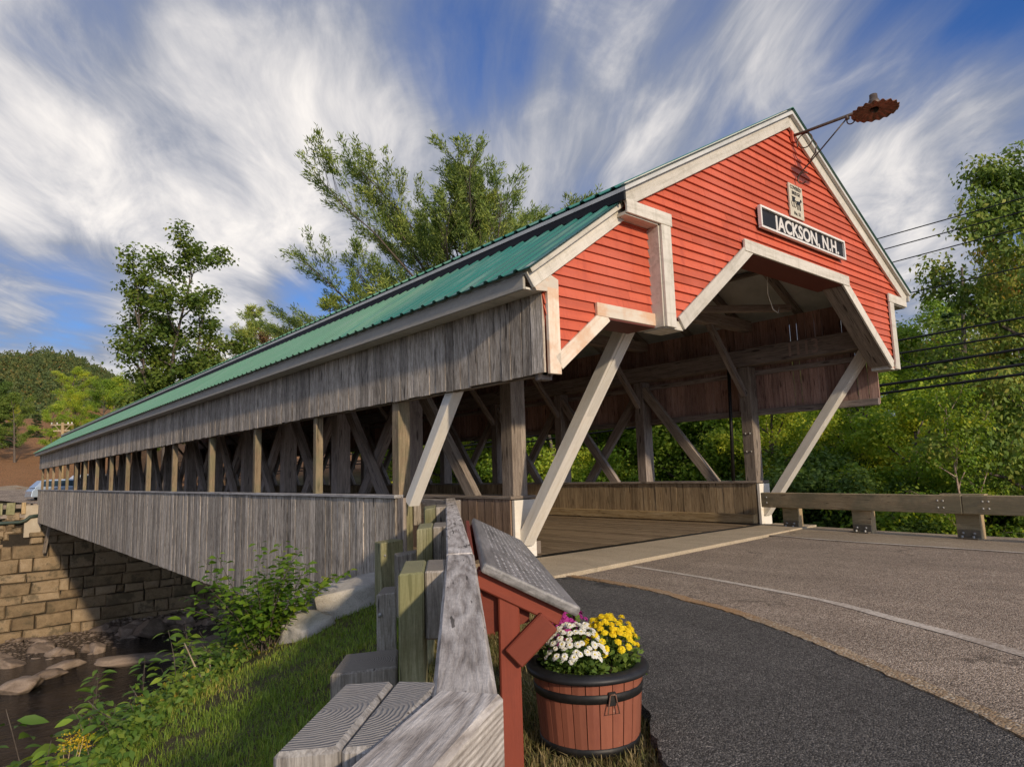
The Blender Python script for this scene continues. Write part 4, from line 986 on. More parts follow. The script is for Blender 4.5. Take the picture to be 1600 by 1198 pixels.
FW = petalmat('white_petal', (.80, .78, .68), (.92, .90, .84)); FY = petalmat('yellow_petal', (.82, .56, .01), (.95, .78, .03)); FM = petalmat('magenta_petal', (.42, .03, .24), (.62, .08, .40)); FC = petalmat('flower_eye', (.72, .55, .04), (.80, .66, .10))
def flower_mesh(name, r, seed, full):
    rg = random.Random(seed); mb = MB()
    for ring, (n, ri, ro, up) in enumerate(((15, .22, 1.0, .05), (13, .18, .80, .30), (10, .1, .55, .5)) if full else ((16, .25, 1.0, .05), (13, .2, .72, .28))):
        for k in range(n):
            a = 2 * math.pi * (k + .5 * ring + rg.uniform(-.2, .2)) / n; wd = .17 * r * (1.2 - ring * .2); ro_ = ro * rg.uniform(.88, 1.08)
            d = Vector((math.cos(a), math.sin(a), 0)); s_ = Vector((-d.y, d.x, 0)); zu = Vector((0, 0, 1)); lift = up + rg.uniform(-.08, .08)
            p0 = d * ri * r + zu * (.1 + .12 * ring) * r; p1 = d * (ri + (ro_ - ri) * .6) * r + zu * (lift + .12) * r; p2 = d * ro_ * r + zu * (lift - .02) * r
            mb.poly([p0 - s_ * wd * .5, p0 + s_ * wd * .5, p1 + s_ * wd, p1 - s_ * wd]); mb.poly([p1 - s_ * wd, p1 + s_ * wd, p2 + s_ * wd * .5, p2 - s_ * wd * .5], mb.a[-1])
    i0 = len(mb.f)
    mb.lathe([(.001, .38 * r), (.12 * r, .36 * r), (.24 * r, .26 * r), (.27 * r, .12 * r)], (0, 0, 0), 8, .5)
    me = mb.mesh(name); return me, i0
def leaf_quads(P, N, size, asp, rg, droop=0., O=None):
    """P (n,3) base points, N (n,3) leaf direction; returns verts and faces of diamond leaves"""
    n = len(P); N = N / np.linalg.norm(N, axis=1, keepdims=True)
    rv = rg.normal(size=(n, 3)) if O is None else O; S = np.cross(N, rv); S /= np.linalg.norm(S, axis=1, keepdims=True) + 1e-9
    sz = size * rg.uniform(.65, 1.25, (n, 1))
    a = P; b = P + N * sz * .45 + S * sz * asp * .5; c = P + N * sz + np.array([0, 0, -1.]) * sz * droop; d = P + N * sz * .45 - S * sz * asp * .5
    V = np.stack([a, b, c, d], 1).reshape(-1, 3); F = np.arange(4 * n).reshape(-1, 4); return V, F
MUM = []
def mum(label, a, b, zc, rad, hgt, nfl, fr, mat, seed, full, cat='chrysanthemum', bud=0):
    rg = np.random.default_rng(seed); c = BC + rgt * a + fwd * b + Vector((0, 0, .285))
    th = thing('chrysanthemum', label, 'flowers', c)
    n = 700; u = rg.uniform(0, 2 * np.pi, n); v = rg.uniform(-.1, 1, n); r = rg.uniform(.35, .95, n)
    P = np.stack([np.cos(u) * np.sqrt(1 - np.clip(v, 0, 1) ** 2) * rad * r * 1.05, np.sin(u) * np.sqrt(1 - np.clip(v, 0, 1) ** 2) * rad * r * 1.05, np.clip(v, -.1, 1) * hgt * r + .015], 1)
    Nn = P / (np.linalg.norm(P, axis=1, keepdims=True) + 1e-6) + rg.normal(0, .5, (n, 3))
    V, F = leaf_quads(P, Nn, .036, .62, rg, .15); obj('foliage', np_mesh('foliage', V, F, rg.random(len(F))), L_DARK, th, Matrix.Translation(c))
    ms = []
    for q in range(3):
        me, i0 = flower_mesh('flower', fr, seed + q, full); me.materials.append(mat); me.materials.append(FC)
        idx = np.zeros(len(me.polygons), np.int32); idx[i0:] = 0 if full else 1; me.polygons.foreach_set('material_index', idx); ms.append(me)
    k = 0; pts = []
    for i in range(4000):
        if k >= nfl: break
        u = rg.uniform(0, 2 * np.pi); v = rg.uniform(.28, 1) ** .8; s = math.sqrt(max(0, 1 - v * v))
        p = Vector((math.cos(u) * s * rad, math.sin(u) * s * rad, v * hgt)) * rg.uniform(.94, 1.05) + Vector((0, 0, .03))
        if any((p - q).length < fr * 1.0 for q in pts): continue
        nn = Vector((p.x / rad, p.y / rad, p.z / hgt * .9 + .25)).normalized(); nn = (nn + Vector(rg.normal(0, .14, 3))).normalized()
        pts.append(p); k += 1; o = obj('flower', ms[k % 3], None, th, Matrix.Translation(c + p) @ nn.to_track_quat('Z', 'Y').to_matrix().to_4x4() @ Matrix.Rotation(rg.uniform(0, 6), 4, 'Z') @ Matrix.Scale(rg.uniform(.8, 1.12), 4))
mum('white daisy-like chrysanthemum with yellow eyes at the front of the tub', -.055, -.08, 0, .152, .205, 100, .0175, FW, 41, False)
mum('bright yellow chrysanthemum at the right of the tub', .105, .035, 0, .150, .215, 98, .0185, FY, 42, True)
mum('magenta chrysanthemum at the back left of the tub', -.105, .045, 0, .140, .275, 98, .0175, FM, 43, True)

# ------------------------------------------------------------------ far abutment
ab = thing('stone_abutment', 'coursed granite block abutment under the far end of the bridge', 'abutment', (0, 43.4, -7.5))
rg = random.Random(5); mb = MB(); YA = 43.4
def stone(mb, x0, x1, z0, z1, y, dep, rg, ins=.03):
    j = lambda s=.02: rg.uniform(-s, s); b = dep * rg.uniform(.5, 1.4); q = .045
    o = [Vector((x0 + j(q), y, z0 + j(q))), Vector((x1 + j(q), y, z0 + j(q))), Vector((x1 + j(q), y, z1 + j(q))), Vector((x0 + j(q), y, z1 + j(q)))]
    ins = min(ins * rg.uniform(.7, 1.5), (x1 - x0) * .3); cx = [(1, 1), (-1, 1), (-1, -1), (1, -1)]
    f = [o[k] + Vector((cx[k][0] * (ins + abs(j(.02))), -b * rg.uniform(.6, 1.1), cx[k][1] * (ins * .8 + abs(j(.015))))) for k in range(4)]
    r = rg.random(); m_ = sum(f, Vector()) / 4 + Vector((j(.1), -rg.uniform(.0, .05), j(.05)))
    for k in range(4):
        mb.poly([o[k], o[(k + 1) % 4], f[(k + 1) % 4], f[k]], r); mb.poly([f[k], f[(k + 1) % 4], m_], r)
z = -8.2; c_ = 0
while z < -1.0:
    hh = min(rg.uniform(.46, .80), max(.2, -1.5 - z)) if z < -1.6 else min(.5, -.9 - z); x = -14 + rg.uniform(-.5, 0)
    while x < 5.6:
        wd = rg.uniform(.7, 2.3) if rg.random() < .75 else rg.uniform(.35, .7); x1 = min(x + wd, 5.6)
        if x1 - x > .12 and not (x < -6.5 and z > -2.6): stone(mb, x + .012, x1 - .012, z + .01, z + hh - .01, YA, .14, rg, .05)
        x = x1
    z += hh
obj('stone_facing', mb.mesh('stone_facing'), ABUT, ab)
mb = MB(); mb.box((-14, YA + .004, -8.3), (5.55, YA + 1.2, -.95)); obj('core', mb.mesh('core'), stonemat('dark_mortar', ((.02, .016, .012), (.04, .032, .022), (.07, .055, .04)), 1.), ab)
mb = MB()                                          # rubble top of the wing wall
rg = random.Random(8)
for k in range(120):
    x = rg.uniform(-14, -5.7); z = rg.uniform(-2.6, -.75); wd = rg.uniform(.3, .75); hh = rg.uniform(.25, .5); an = rg.uniform(-.5, .5)
    stone(mb, x, x + wd, z, z + hh, YA, .16, rg, .08)
obj('rubble_top', mb.mesh('rubble_top'), ABUT, ab)
mb = MB(); mb.box((-5.55, YA - .16, -1.75), (-4.75, YA + .4, .06)); me = mb.mesh('concrete_pier'); bevel(me, .03); obj('concrete_pier', me, CONC, ab)
mb = MB(); mb.box((-5.3, YA - .35, -1.72), (-3.2, YA + .3, -1.48)); me = mb.mesh('bearing_slab'); bevel(me, .03); obj('bearing_slab', me, ABUT, ab)
mb = MB(); mb.box((-14, YA - .12, -.62), (-5.2, YA + .12, -.40)); me = mb.mesh('coping_timber'); bevel(me, .02); obj('coping_timber', me, TIMBER, ab)
mb = MB(); mb.tube([(-14, YA - .22, -.86), (-5.75, YA - .22, -.86), (-5.5, YA - .22, -.78), (-5.3, YA - .22, -.58), (-4.9, YA - .22, -.54)], .10, 10); tag(obj('drain_pipe', mb.mesh('drain_pipe', True), metal('green_pipe', (.03, .055, .045), (.05, .06, .04), .6, .1)), 'dark green pipe running along the top of the far stone wall', 'pipe')
fr = thing('far_guard_rail', 'short timber guard rail with stout posts on the far stone wall', 'guard rail', (-8, 43.3, -.4))
rg = random.Random(3)
for k in range(13):
    x = -13.6 + .62 * k + rg.uniform(-.1, .1); w_ = rg.uniform(.22, .42)
    if x + w_ > -5.45: break
    beam('post', (x, 43.3, -.42), (x + rg.uniform(-.02, .02), 43.3, .22 + rg.uniform(-.03, .03)), w_, .2, rg.choice((POSTW, TIMBER_NEW, POSTG)), fr, up=(0, 1, 0))
beam('post', (-5.62, 43.3, -.42), (-5.62, 43.3, .24), .2, .2, TIMBER_NEW, fr, up=(0, 1, 0))
beam('rail_beam', (-14, 43.48, .02), (-5.3, 43.48, .02), .14, .24, TIMBER, fr)

# ------------------------------------------------------------------ boulders and river rocks
def rock_mesh(seed, flat=.7, rough=.16, sub=4, cuts=13):
    bm = bmesh.new(); bmesh.ops.create_icosphere(bm, subdivisions=sub, radius=1); rg = random.Random(seed)
    pl = []
    for k in range(cuts):
        d = Vector((rg.gauss(0, 1), rg.gauss(0, 1), rg.gauss(0, .8))).normalized(); pl.append((d, rg.uniform(.55, .85)))
    for v in bm.verts:
        p = v.co.copy()
        for d, h in pl:
            q = p.dot(d)
            if q > h: p -= d * (q - h) * .92
        p *= 1 + rough * mnoise.fractal(p * 1.3 + Vector((seed * 3.1, 0, 0)), 1.0, 2.0, 4)
        p.z *= flat; v.co = p
    me = bpy.data.meshes.new('rock'); bm.to_mesh(me); bm.free(); me.polygons.foreach_set('use_smooth', [True] * len(me.polygons))
    at_ = me.attributes.new('rnd', 'FLOAT', 'FACE'); r = rg.random(); at_.data.foreach_set('value', [r] * len(me.polygons)); return me
RM = [rock_mesh(k, .6 + .05 * (k % 4)) for k in range(6)]
for me in RM: me.materials.append(RIVROCK)
def rock(me, loc, sc, rot, label, group=None, name='river_rock', cat='rock'):
    o = bpy.data.objects.new(name, me); C.objects.link(o); o.location = loc; o.scale = sc; o.rotation_euler = rot; WM[o.name] = None
    return tag(o, label, cat, group)
# chiselled granite block on the bank
def block_mesh(seed, L, Wd, H):
    bm = bmesh.new(); bmesh.ops.create_cube(bm, size=1); bmesh.ops.subdivide_edges(bm, edges=bm.edges[:], cuts=9, use_grid_fill=True)
    for v in bm.verts:
        p = v.co.copy(); x, y, z = p
        tp = 1 - .16 * (z + .5) - .22 * max(0, abs(x) * 2 - .55) * (1 if x < 0 else .5)
        p = Vector((x * L * (1 - .08 * (z + .5)), y * Wd * tp, z * H * (1 - .1 * (x + .5))))
        nz = mnoise.fractal(p * 3.2 + Vector((seed, 0, 0)), 1., 2., 5)
        k = .022 if abs(z - .5) < 1e-4 else .06
        v.co = p + Vector((x, y, z * .5)).normalized() * nz * k
    me = bpy.data.meshes.new('granite_block'); bm.to_mesh(me); bm.free(); me.polygons.foreach_set('use_smooth', [True] * len(me.polygons))
    at_ = me.attributes.new('rnd', 'FLOAT', 'FACE'); at_.data.foreach_set('value', [.5] * len(me.polygons)); me.materials.append(GRANITE); return me
rock(block_mesh(3, 1.18, .66, .50), (-5.40, 2.98, -.28), (1, 1, 1), (R(4), R(-9), R(-14)), 'long pale chiselled granite block against the lower bridge siding', None, 'granite_block', 'boulder')
rock(block_mesh(9, .42, .40, .36), (-6.15, 2.75, -.50), (1.1, 1.1, 1.1), (R(10), R(-14), R(20)), 'small pale granite boulder in the grass at the left of the long block', None, 'granite_boulder', 'boulder')
hero = [((240, 985), 1.15, .95, .95, 'upright rounded boulder at the foot of the stone abutment'), ((232, 1027), 2.2, .8, .42, 'long flat grey slab lying in the shallow water'), ((36, 1073), .95, .7, .55, 'brown boulder standing alone at the edge of the stream'),
        ((320, 1004), 1.0, .7, .5, 'squarish brown boulder under the right end of the abutment'), ((378, 985), 1.15, .7, .5, 'wide brown boulder beside the leafy bush'), ((205, 985), .7, .6, .7, 'dark angular rock leaning on the upright boulder'),
        ((75, 1052), .9, .6, .35, 'reddish flat rock at the tip of the gravel bar'), ((105, 1038), .85, .6, .4, 'pale angular rock on the gravel bar')]
rg = random.Random(12)
for k, ((x, y), sx_, sy_, sz_, lab) in enumerate(hero):
    p = at(x, y + 8, 'z', WATER_Z); rock(RM[k % 6], (p.x, p.y + .3, WATER_Z + sz_ * .3), (sx_, sy_, sz_), (0, rg.uniform(-.15, .15), rg.uniform(-.4, .4)), lab, None, 'boulder', 'boulder')
for k in range(150):
    x = rg.uniform(-8.5, 9); y = rg.uniform(38.5, 43) if x > -1.5 else rg.uniform(36.5, 43)
    s = rg.choice((.16, .2, .25, .3, .42, .6)); p = Vector((x, y, max(gz(x, y), -7.5) + s * .25))
    rock(RM[k % 6], p, (s * rg.uniform(.9, 1.5), s, s * rg.uniform(.7, 1.1)), (rg.uniform(-.3, .3), rg.uniform(-.3, .3), rg.uniform(0, 6)), ('large brown stone' if s > .35 else 'small brown stone' if s < .22 else 'middling brown stone') + ' among others piled below the stone abutment', 'stones heaped along the far bank')
mb = MB(); bm0 = rock_mesh(77, .6, .15, 1, 3); vv = [v.co.copy() for v in bm0.vertices]; ff = [tuple(p.vertices) for p in bm0.polygons]
for k in range(2600):
    x = rg.uniform(-9, 7); y = 43.2 - abs(rg.gauss(0, 3.6)); s = rg.uniform(.04, .13); b = len(mb.v); an = rg.uniform(0, 6)
    if y < 33: continue
    zc = max(gz(x, y), -7.55 + (.12 if y > 38 else 0)); r = rg.random(); ca, sa = math.cos(an), math.sin(an)
    mb.v += [((v.x * ca - v.y * sa) * s * 1.3 + x, (v.x * sa + v.y * ca) * s + y, v.z * s + zc + .04) for v in vv]; mb.f += [tuple(b + i for i in f) for f in ff]; mb.a += [r] * len(ff)
tag(obj('gravel', mb.mesh('gravel', True), RIVROCK), 'loose brown gravel bar below the far abutment', 'gravel', None, 'stuff')
for k in range(42):                               # upstream rocks seen under the right-hand rail
    x = rg.uniform(24, 62); y = 4 + rg.uniform(-2, 16) * (x / 60) + (62 - x) * .25; s = rg.uniform(.35, 1.15)
    rock(RM[k % 6], (x, y, gz(x, y) + s * .2), (s * rg.uniform(1, 1.5), s, s * .8), (0, 0, rg.uniform(0, 6)), 'grey river rock seen beneath the brown guard rail', 'rocks in the river beyond the road')
#__PART4__
# ------------------------------------------------------------------ plants: generators
def curve_pts(p, d, L, n, rg, wob, lift):
    pts = [np.array(p, float)]; d = np.array(d, float)
    for k in range(n):
        d = d + rg.normal(0, wob, 3) + np.array([0, 0, lift / n]); d /= np.linalg.norm(d); pts.append(pts[-1] + d * L / n)
    return pts, d
PROTO = {}
def broadleaf(key, H, spread, cb, nlimb, lsize, per, seed, multi=1, airy=.0, tr=.18, crown='round', leafasp=.62, clr=.75, vis=.6):
    rg = np.random.default_rng(seed); tm = MB(); LP = []; LN = []; LO = []
    for st in range(multi):
        lean = rg.normal(0, .02, 3) if multi == 1 else np.array([math.cos(st * 2.1 + seed), math.sin(st * 2.1 + seed), 0]) * .10
        pts, _ = curve_pts((rg.normal(0, .15 * (multi > 1)), rg.normal(0, .15 * (multi > 1)), 0), np.array([0, 0, 1]) + lean, H * .93 * (1 - .12 * st), 9, rg, .045, .1)
        Hs = np.linspace(tr, tr * .12, len(pts)) * (1 if st == 0 else .75); tm.tube(pts, list(Hs), 8, cap=False)
        for i in range(nlimb):
            f = cb + (1 - cb) * ((i + rg.uniform(0, 1)) / nlimb); k = f * (len(pts) - 1); j = int(min(k, len(pts) - 2)); base = pts[j] + (pts[j + 1] - pts[j]) * (k - j)
            q = (f - cb) / (1 - cb)
            ext = spread * {'round': math.sqrt(max(.06, 1 - (2 * q - .75) ** 2 * .62)), 'cone': (1 - q) * .95 + .12, 'vase': .45 + .6 * q if q < .8 else .8 * (1.25 - q) + .45}[crown] * rg.uniform(.6, 1.1)
            az = i * 2.4 + rg.uniform(-.6, .6); el = rg.uniform(.15, .75) + q * .5
            d = np.array([math.cos(az) * math.cos(el), math.sin(az) * math.cos(el), math.sin(el)])
            lp, ld_ = curve_pts(base, d, ext, 6, rg, .13, .15)
            r0 = tr * (.5 - .3 * q); tm.tube(lp, list(np.linspace(r0, r0 * .15, 7)), 5, cap=False)
            nsub = max(3, int(5 + ext))
            for s_ in range(nsub):
                u = .3 + .7 * (s_ + rg.uniform(0, 1)) / nsub; kk = u * 6; jj = int(min(kk, 5)); b = lp[jj] + (lp[jj + 1] - lp[jj]) * (kk - jj)
                sd = ld_ + rg.normal(0, .75, 3) + np.array([0, 0, .25]); sd /= np.linalg.norm(sd); sl = ext * rg.uniform(.18, .38) * (1.2 - u * .5)
                sp, _ = curve_pts(b, sd, sl, 3, rg, .2, .1); tm.tube(sp, list(np.linspace(r0 * .22, r0 * .05, 4)), 3, cap=False)
                if rg.random() < airy: continue
                for c in (sp[-1], sp[2], sp[1]):
                    n = int(per * rg.uniform(.5, 1.4)); cr = clr * rg.uniform(.6, 1.2)
                    o = rg.normal(0, 1, (n, 3)); o /= np.linalg.norm(o, axis=1, keepdims=True); o *= (rg.uniform(.15, 1, (n, 1)) ** .6) * cr * np.array([1, 1, .62])
                    nr = o / cr * .9 + np.array([0, -.10, .35]) + rg.normal(0, .42, (n, 3)); dv = rg.normal(0, 1, (n, 3)) + np.array([0, 0, -.5]); dv = dv - nr * (dv * nr).sum(1, keepdims=True) / ((nr * nr).sum(1, keepdims=True) + 1e-6)
                    LP.append(c + o); LN.append(dv); LO.append(nr)
    P = np.concatenate(LP); N = np.concatenate(LN); V, F = leaf_quads(P, N, lsize, leafasp, rg, .1, np.concatenate(LO))
    tmesh = tm.mesh('trunk', True); tmesh.materials.append(BARK)
    A = np.clip(.5 + .22 * rg.normal(size=len(F)), 0, 1)
    cmesh = np_mesh('crown', V, F, A); cmesh.materials.append(L_MID); PROTO[key] = (tmesh, cmesh, H)
def conifer(key, H, spread, cb, nwh, seed, up=.5, tuft=26, nl=.26, style='pine', dens=1.0, tr=.22, gap=.0, lift=.3):
    rg = np.random.default_rng(seed); tm = MB(); LP = []; LN = []
    pts, _ = curve_pts((0, 0, 0), (0, 0, 1), H, 10, rg, .015, .05); tm.tube(pts, list(np.linspace(tr, .02, 11)), 8, cap=False)
    for i in range(nwh):
        f = cb + (1 - cb) * (i + rg.uniform(0, .5)) / nwh; k = f * 10; j = int(min(k, 9)); base = pts[j] + (pts[j + 1] - pts[j]) * (k - j); q = (f - cb) / (1 - cb)
        if rg.random() < gap: continue
        for b_ in range(rg.integers(4, 7) if style == 'pine' else 7):
            az = rg.uniform(0, 2 * math.pi); prof = ((max(0, math.sin(min(1, q * 1.02 + .22) * math.pi)) ** .8 * .9 + .1) * rg.uniform(.65, 1.1) if style == 'pine' else (1 - q) ** .85 + .05)
            ext = spread * max(.10, prof) * rg.uniform(.5, 1.12); el = (up * (.35 + .8 * q) if style == 'pine' else -.15 + .25 * q) + rg.uniform(-.12, .12)
            d = np.array([math.cos(az) * math.cos(el), math.sin(az) * math.cos(el), math.sin(el)])
            n_ = 6; lp, ld_ = curve_pts(base, d, ext, n_, rg, .10, lift if style == 'pine' else -.15); r0 = max(.02, .028 + .008 * ext); tm.tube(lp, list(np.linspace(r0, .012, n_ + 1)), 4, cap=False)
            nsub = int((4 + ext * 3.2) * dens)
            for s_ in range(nsub):
                u = .22 + .78 * (s_ + rg.uniform(0, 1)) / nsub; kk = u * n_; jj = int(min(kk, n_ - 1)); bb = lp[jj] + (lp[jj + 1] - lp[jj]) * (kk - jj)
                side = np.cross(ld_, [0, 0, 1]) * rg.choice([-1, 1]) * rg.uniform(.3, 1.) + ld_ * rg.uniform(.5, 1.) + np.array([0, 0, (.45 if style == 'pine' else -.1) * rg.uniform(.4, 1.2)])
                side /= np.linalg.norm(side); sl = ext * (rg.uniform(.16, .40) if style == 'pine' else rg.uniform(.10, .26)) * (1.25 - u * .7) + .12
                tm.tube([bb, bb + side * sl], [.010, .005], 3, cap=False)
                nt = max(2, int(sl / .26))
                for q2 in range(nt // 2 if style == 'pine' else 0, nt):
                    c = bb + side * sl * (q2 + 1) / nt; n = int(tuft * rg.uniform(.5, 1.4))
                    LP.append(c + rg.normal(0, .10 if style == 'pine' else .045, (n, 3))); LN.append(side + rg.normal(0, .55 if style == 'pine' else .5, (n, 3)) * np.array([1, 1, 1 if style == 'pine' else .35]))
    P = np.concatenate(LP); N = np.concatenate(LN); V, F = leaf_quads(P, N, nl, .20 if style == 'pine' else .32, rg, .0)
    tmesh = tm.mesh('trunk', True); tmesh.materials.append(BARK)
    cmesh = np_mesh('crown', V, F, np.clip(.5 + .22 * rg.normal(size=len(F)), 0, 1)); cmesh.materials.append(L_PINE); PROTO[key] = (tmesh, cmesh, H)
broadleaf('maple_a', 14, 4.6, .22, 17, .17, 52, 1, tr=.22)
broadleaf('maple_b', 13, 4.2, .18, 16, .17, 52, 2, tr=.2)
broadleaf('maple_c', 12, 5.0, .25, 15, .175, 50, 3, tr=.2, crown='vase')
broadleaf('wood_a', 20, 5.2, .10, 24, .17, 62, 31, tr=.26, clr=.85)
broadleaf('wood_b', 19, 5.6, .12, 23, .18, 60, 32, tr=.24, clr=.9, crown='vase')
broadleaf('near_maple', 13, 4.3, .08, 26, .125, 80, 6, tr=.22, clr=.6)
broadleaf('birch', 9, 2.6, .25, 15, .12, 26, 8, tr=.075, airy=.3, clr=.5)
broadleaf('oak', 21, 6.0, .34, 14, .30, 30, 14, multi=4, airy=.45, tr=.24, crown='vase', clr=1.0)
broadleaf('bush', 5.5, 2.9, .05, 16, .11, 60, 9, tr=.06, multi=2, clr=.55)
conifer('white_pine', 24, 9.6, .36, 30, 29, up=.80, tuft=34, nl=.22, dens=1.05, tr=.3, lift=.18, gap=.12)
conifer('small_pine', 16, 5.2, .30, 16, 22, up=.4, tuft=24, nl=.30, tr=.2, gap=.1)
conifer('hemlock', 17, 4.6, .05, 26, 23, style='fir', tuft=13, nl=.26, tr=.2)
conifer('spruce', 18, 2.9, .06, 28, 24, style='fir', tuft=12, nl=.30, tr=.2)
def plant(proto, loc, height, label, name, cat, mat=None, group=None, wide=1.0, rot=None, bark=None, tilt=(0, 0)):
    tmesh, cmesh, H = PROTO[proto]; s = height / H
    th = bpy.data.objects.new(name, None); C.objects.link(th); th.location = loc; th.scale = (s * wide, s * wide, s)
    th.rotation_euler = (tilt[0], tilt[1], random.uniform(0, 6.28) if rot is None else rot)
    for nm, me in (('trunk', tmesh), ('crown', cmesh)):
        o = bpy.data.objects.new(nm, me); C.objects.link(o); o.parent = th
        mm = mat if nm == 'crown' else bark
        if mm is not None: o.material_slots[0].link = 'OBJECT'; o.material_slots[0].material = mm
    return tag(th, label, cat, group)
def tree_px(proto, x, dist, ytop, label, name='maple_tree', cat='tree', mat=None, group=None, wide=1.0, rot=None, zb=None, bark=None, tilt=(0, 0)):
    p = at_dist(x, ytop, dist); g = gz(p.x, p.y) - .15 if zb is None else zb
    return plant(proto, (p.x, p.y, g), p.z - g, label, name, cat, mat, group, wide, rot, bark, tilt)
# left: beyond the far end
tree_px('oak', 266, 68, 390, 'tall airy many-stemmed leafy tree rising over the far half of the roof', 'oak_tree', mat=L_OAK, rot=.4, wide=1.25)
tree_px('white_pine', 712, 44, 268, 'big white pine with upswept branches behind the middle of the roof', 'pine_tree', rot=2.2, wide=1.2)
tree_px('small_pine', 408, 84, 480, 'small layered pine just right of the airy tree', 'pine_tree', rot=.3, wide=1.35)
tree_px('small_pine', 518, 60, 466, 'pine tip showing above the roof left of the big pine', 'pine_tree', rot=1.7, wide=1.3)
tree_px('maple_b', 432, 80, 512, 'small reddish tree top between the layered pine and the roof', 'maple_tree', mat=L_RED, rot=1.)
left = [(-15, 104, 600, 'maple_a', L_DARK, 'dark green broad tree at the left edge in front of the hill', 1.3), (30, 102, 612, 'maple_b', L_DARK, 'dark leafy tree beside the left edge tree', 1.1), (85, 100, 640, 'maple_c', L_MID, 'mid green tree above the roof end, left of the utility pole', 1.2),
        (120, 105, 615, 'maple_a', L_YEL, 'yellowish tree behind the utility pole', 1.0), (160, 115, 590, 'maple_b', L_MID, 'green tree high over the lower end of the roof', 1.3), (60, 130, 640, 'spruce', L_HEM, 'dark pointed spruce between the trees at the left', 1.6),
        (205, 110, 600, 'maple_c', L_MID, 'leafy tree at the foot of the tall airy tree', 1.2), (110, 160, 578, 'maple_a', L_MID, 'tree crowning the low hill at the left', 1.4), (180, 150, 598, 'maple_a', L_YEL, 'yellow green tree on the low hill', 1.4), (235, 95, 622, 'maple_a', L_MID, 'rounded tree touching the roof left of the airy tree', 1.1),
        (20, 140, 640, 'maple_c', L_YEL, 'yellow tree peeping over the dark trees at the left', 1.3), (262, 120, 592, 'maple_b', L_MID, 'tree behind the lower branches of the airy tree', 1.2), (310, 90, 575, 'maple_a', L_MID, 'green tree under the right side of the airy tree', 1.0), (5, 118, 590, 'spruce', L_HEM, 'tall dark spruce at the left edge', 1.5),
        (145, 100, 655, 'maple_b', L_YEL, 'low orange-tinged tree just over the roof end', 1.0)]
for (x, dd, yt, pr_, mm, lab, wd) in left:
    tree_px(pr_, x, dd, yt, lab, 'bush' if pr_ == 'bush' else ('spruce_tree' if pr_ == 'spruce' else 'maple_tree'), 'bush' if pr_ == 'bush' else 'tree', mm, 'trees beyond the far end of the bridge', wd)
# right: the wood across the road
right = [(1668, 21, 185, 'near_maple', L_MAPLE, 'large turning maple filling the right edge', 'maple_tree', .88), (1580, 30, 320, 'near_maple', L_MAPLE, 'turning maple with a few reddish leaves left of the edge maple', 'maple_tree', .8),
         (1440, 72, 490, 'maple_a', L_MID, 'round topped green tree far off beside the gable corner', 'maple_tree', 1.3), (1492, 62, 482, 'spruce', L_HEM, 'pointed spruce between the round topped tree and the maple', 'spruce_tree', .9), (1405, 36, 500, 'wood_a', L_YEL, 'bright yellow green maple beside the portal', 'maple_tree', 1.15),
         (1475, 38, 528, 'wood_b', L_MID, 'green maple between the yellow maple and the right edge', 'maple_tree', 1.1), (1590, 26, 545, 'hemlock', L_HEM, 'dark hemlock at the right behind the guard rail', 'hemlock_tree', 1.15), (1530, 32, 560, 'hemlock', L_DARK, 'dark green spreading tree left of the hemlock', 'hemlock_tree', 1.2),
         (1500, 19, 600, 'birch', L_SHRUB, 'slim leaning birch with pale stem behind the rail joint', 'birch_tree', 1.), (1300, 29, 560, 'wood_a', L_YEL, 'yellow green maple with dark trunk behind the right strut', 'maple_tree', 1.05), (1380, 30, 600, 'wood_a', L_YEL, 'yellow-green maple low behind the guard rail', 'maple_tree', 1.1),
         (1660, 40, 430, 'maple_a', L_DARK, 'dark tree behind the maple at the right edge', 'maple_tree', 1.2), (1350, 50, 540, 'wood_b', L_MID, 'green tree behind the yellow maple', 'maple_tree', 1.2), (1440, 26, 640, 'maple_c', L_MID, 'low green tree over the guard rail', 'maple_tree', 1.2), (1620, 50, 470, 'maple_b', L_MID, 'green tree at the right edge, far back', 'maple_tree', 1.2)]
for (x, dd, yt, pr_, mm, lab, nm, wd) in right:
    tree_px(pr_, x, dd, yt, lab, nm, 'tree', mm, 'trees in the wood right of the road', wd, bark=BIRCHB if pr_ == 'birch' else None, tilt=(0, -.12) if pr_ == 'birch' else (0, 0))
rg = random.Random(77); kinds = ['wood_a', 'wood_b', 'wood_a', 'wood_b', 'wood_a']; mats = [L_MID, L_YEL, L_MID, L_SHRUB, L_DARK]
for k in range(34):                                # the wood seen through the bridge
    x = 690 + 15.5 * k + rg.uniform(-12, 12); dd = rg.choice((30, 36, 44, 54)) + rg.uniform(-3, 3) + (10 if x < 850 else 0); p = at_dist(x, 600, dd)
    if p.x < 8.5 and p.y < 43: dd = (9.5 - CAM_O.x) / (p.x - CAM_O.x) * dd
    tree_px(kinds[k % 5], x, dd, rg.uniform(470, 600) if kinds[k % 5] != 'bush' else 640, {0: 'mid green', 1: 'yellow green', 2: 'mid green', 3: 'bright green', 4: 'dark green'}[(k * 3 + k // 5) % 5] + (' bush' if kinds[k % 5] == 'bush' else ' leafy tree') + ' of the wood seen through the openings of the bridge', 'bush' if kinds[k % 5] == 'bush' else 'maple_tree', 'tree', mats[(k * 3 + k // 5) % 5], 'wood seen through the bridge', 1.15)
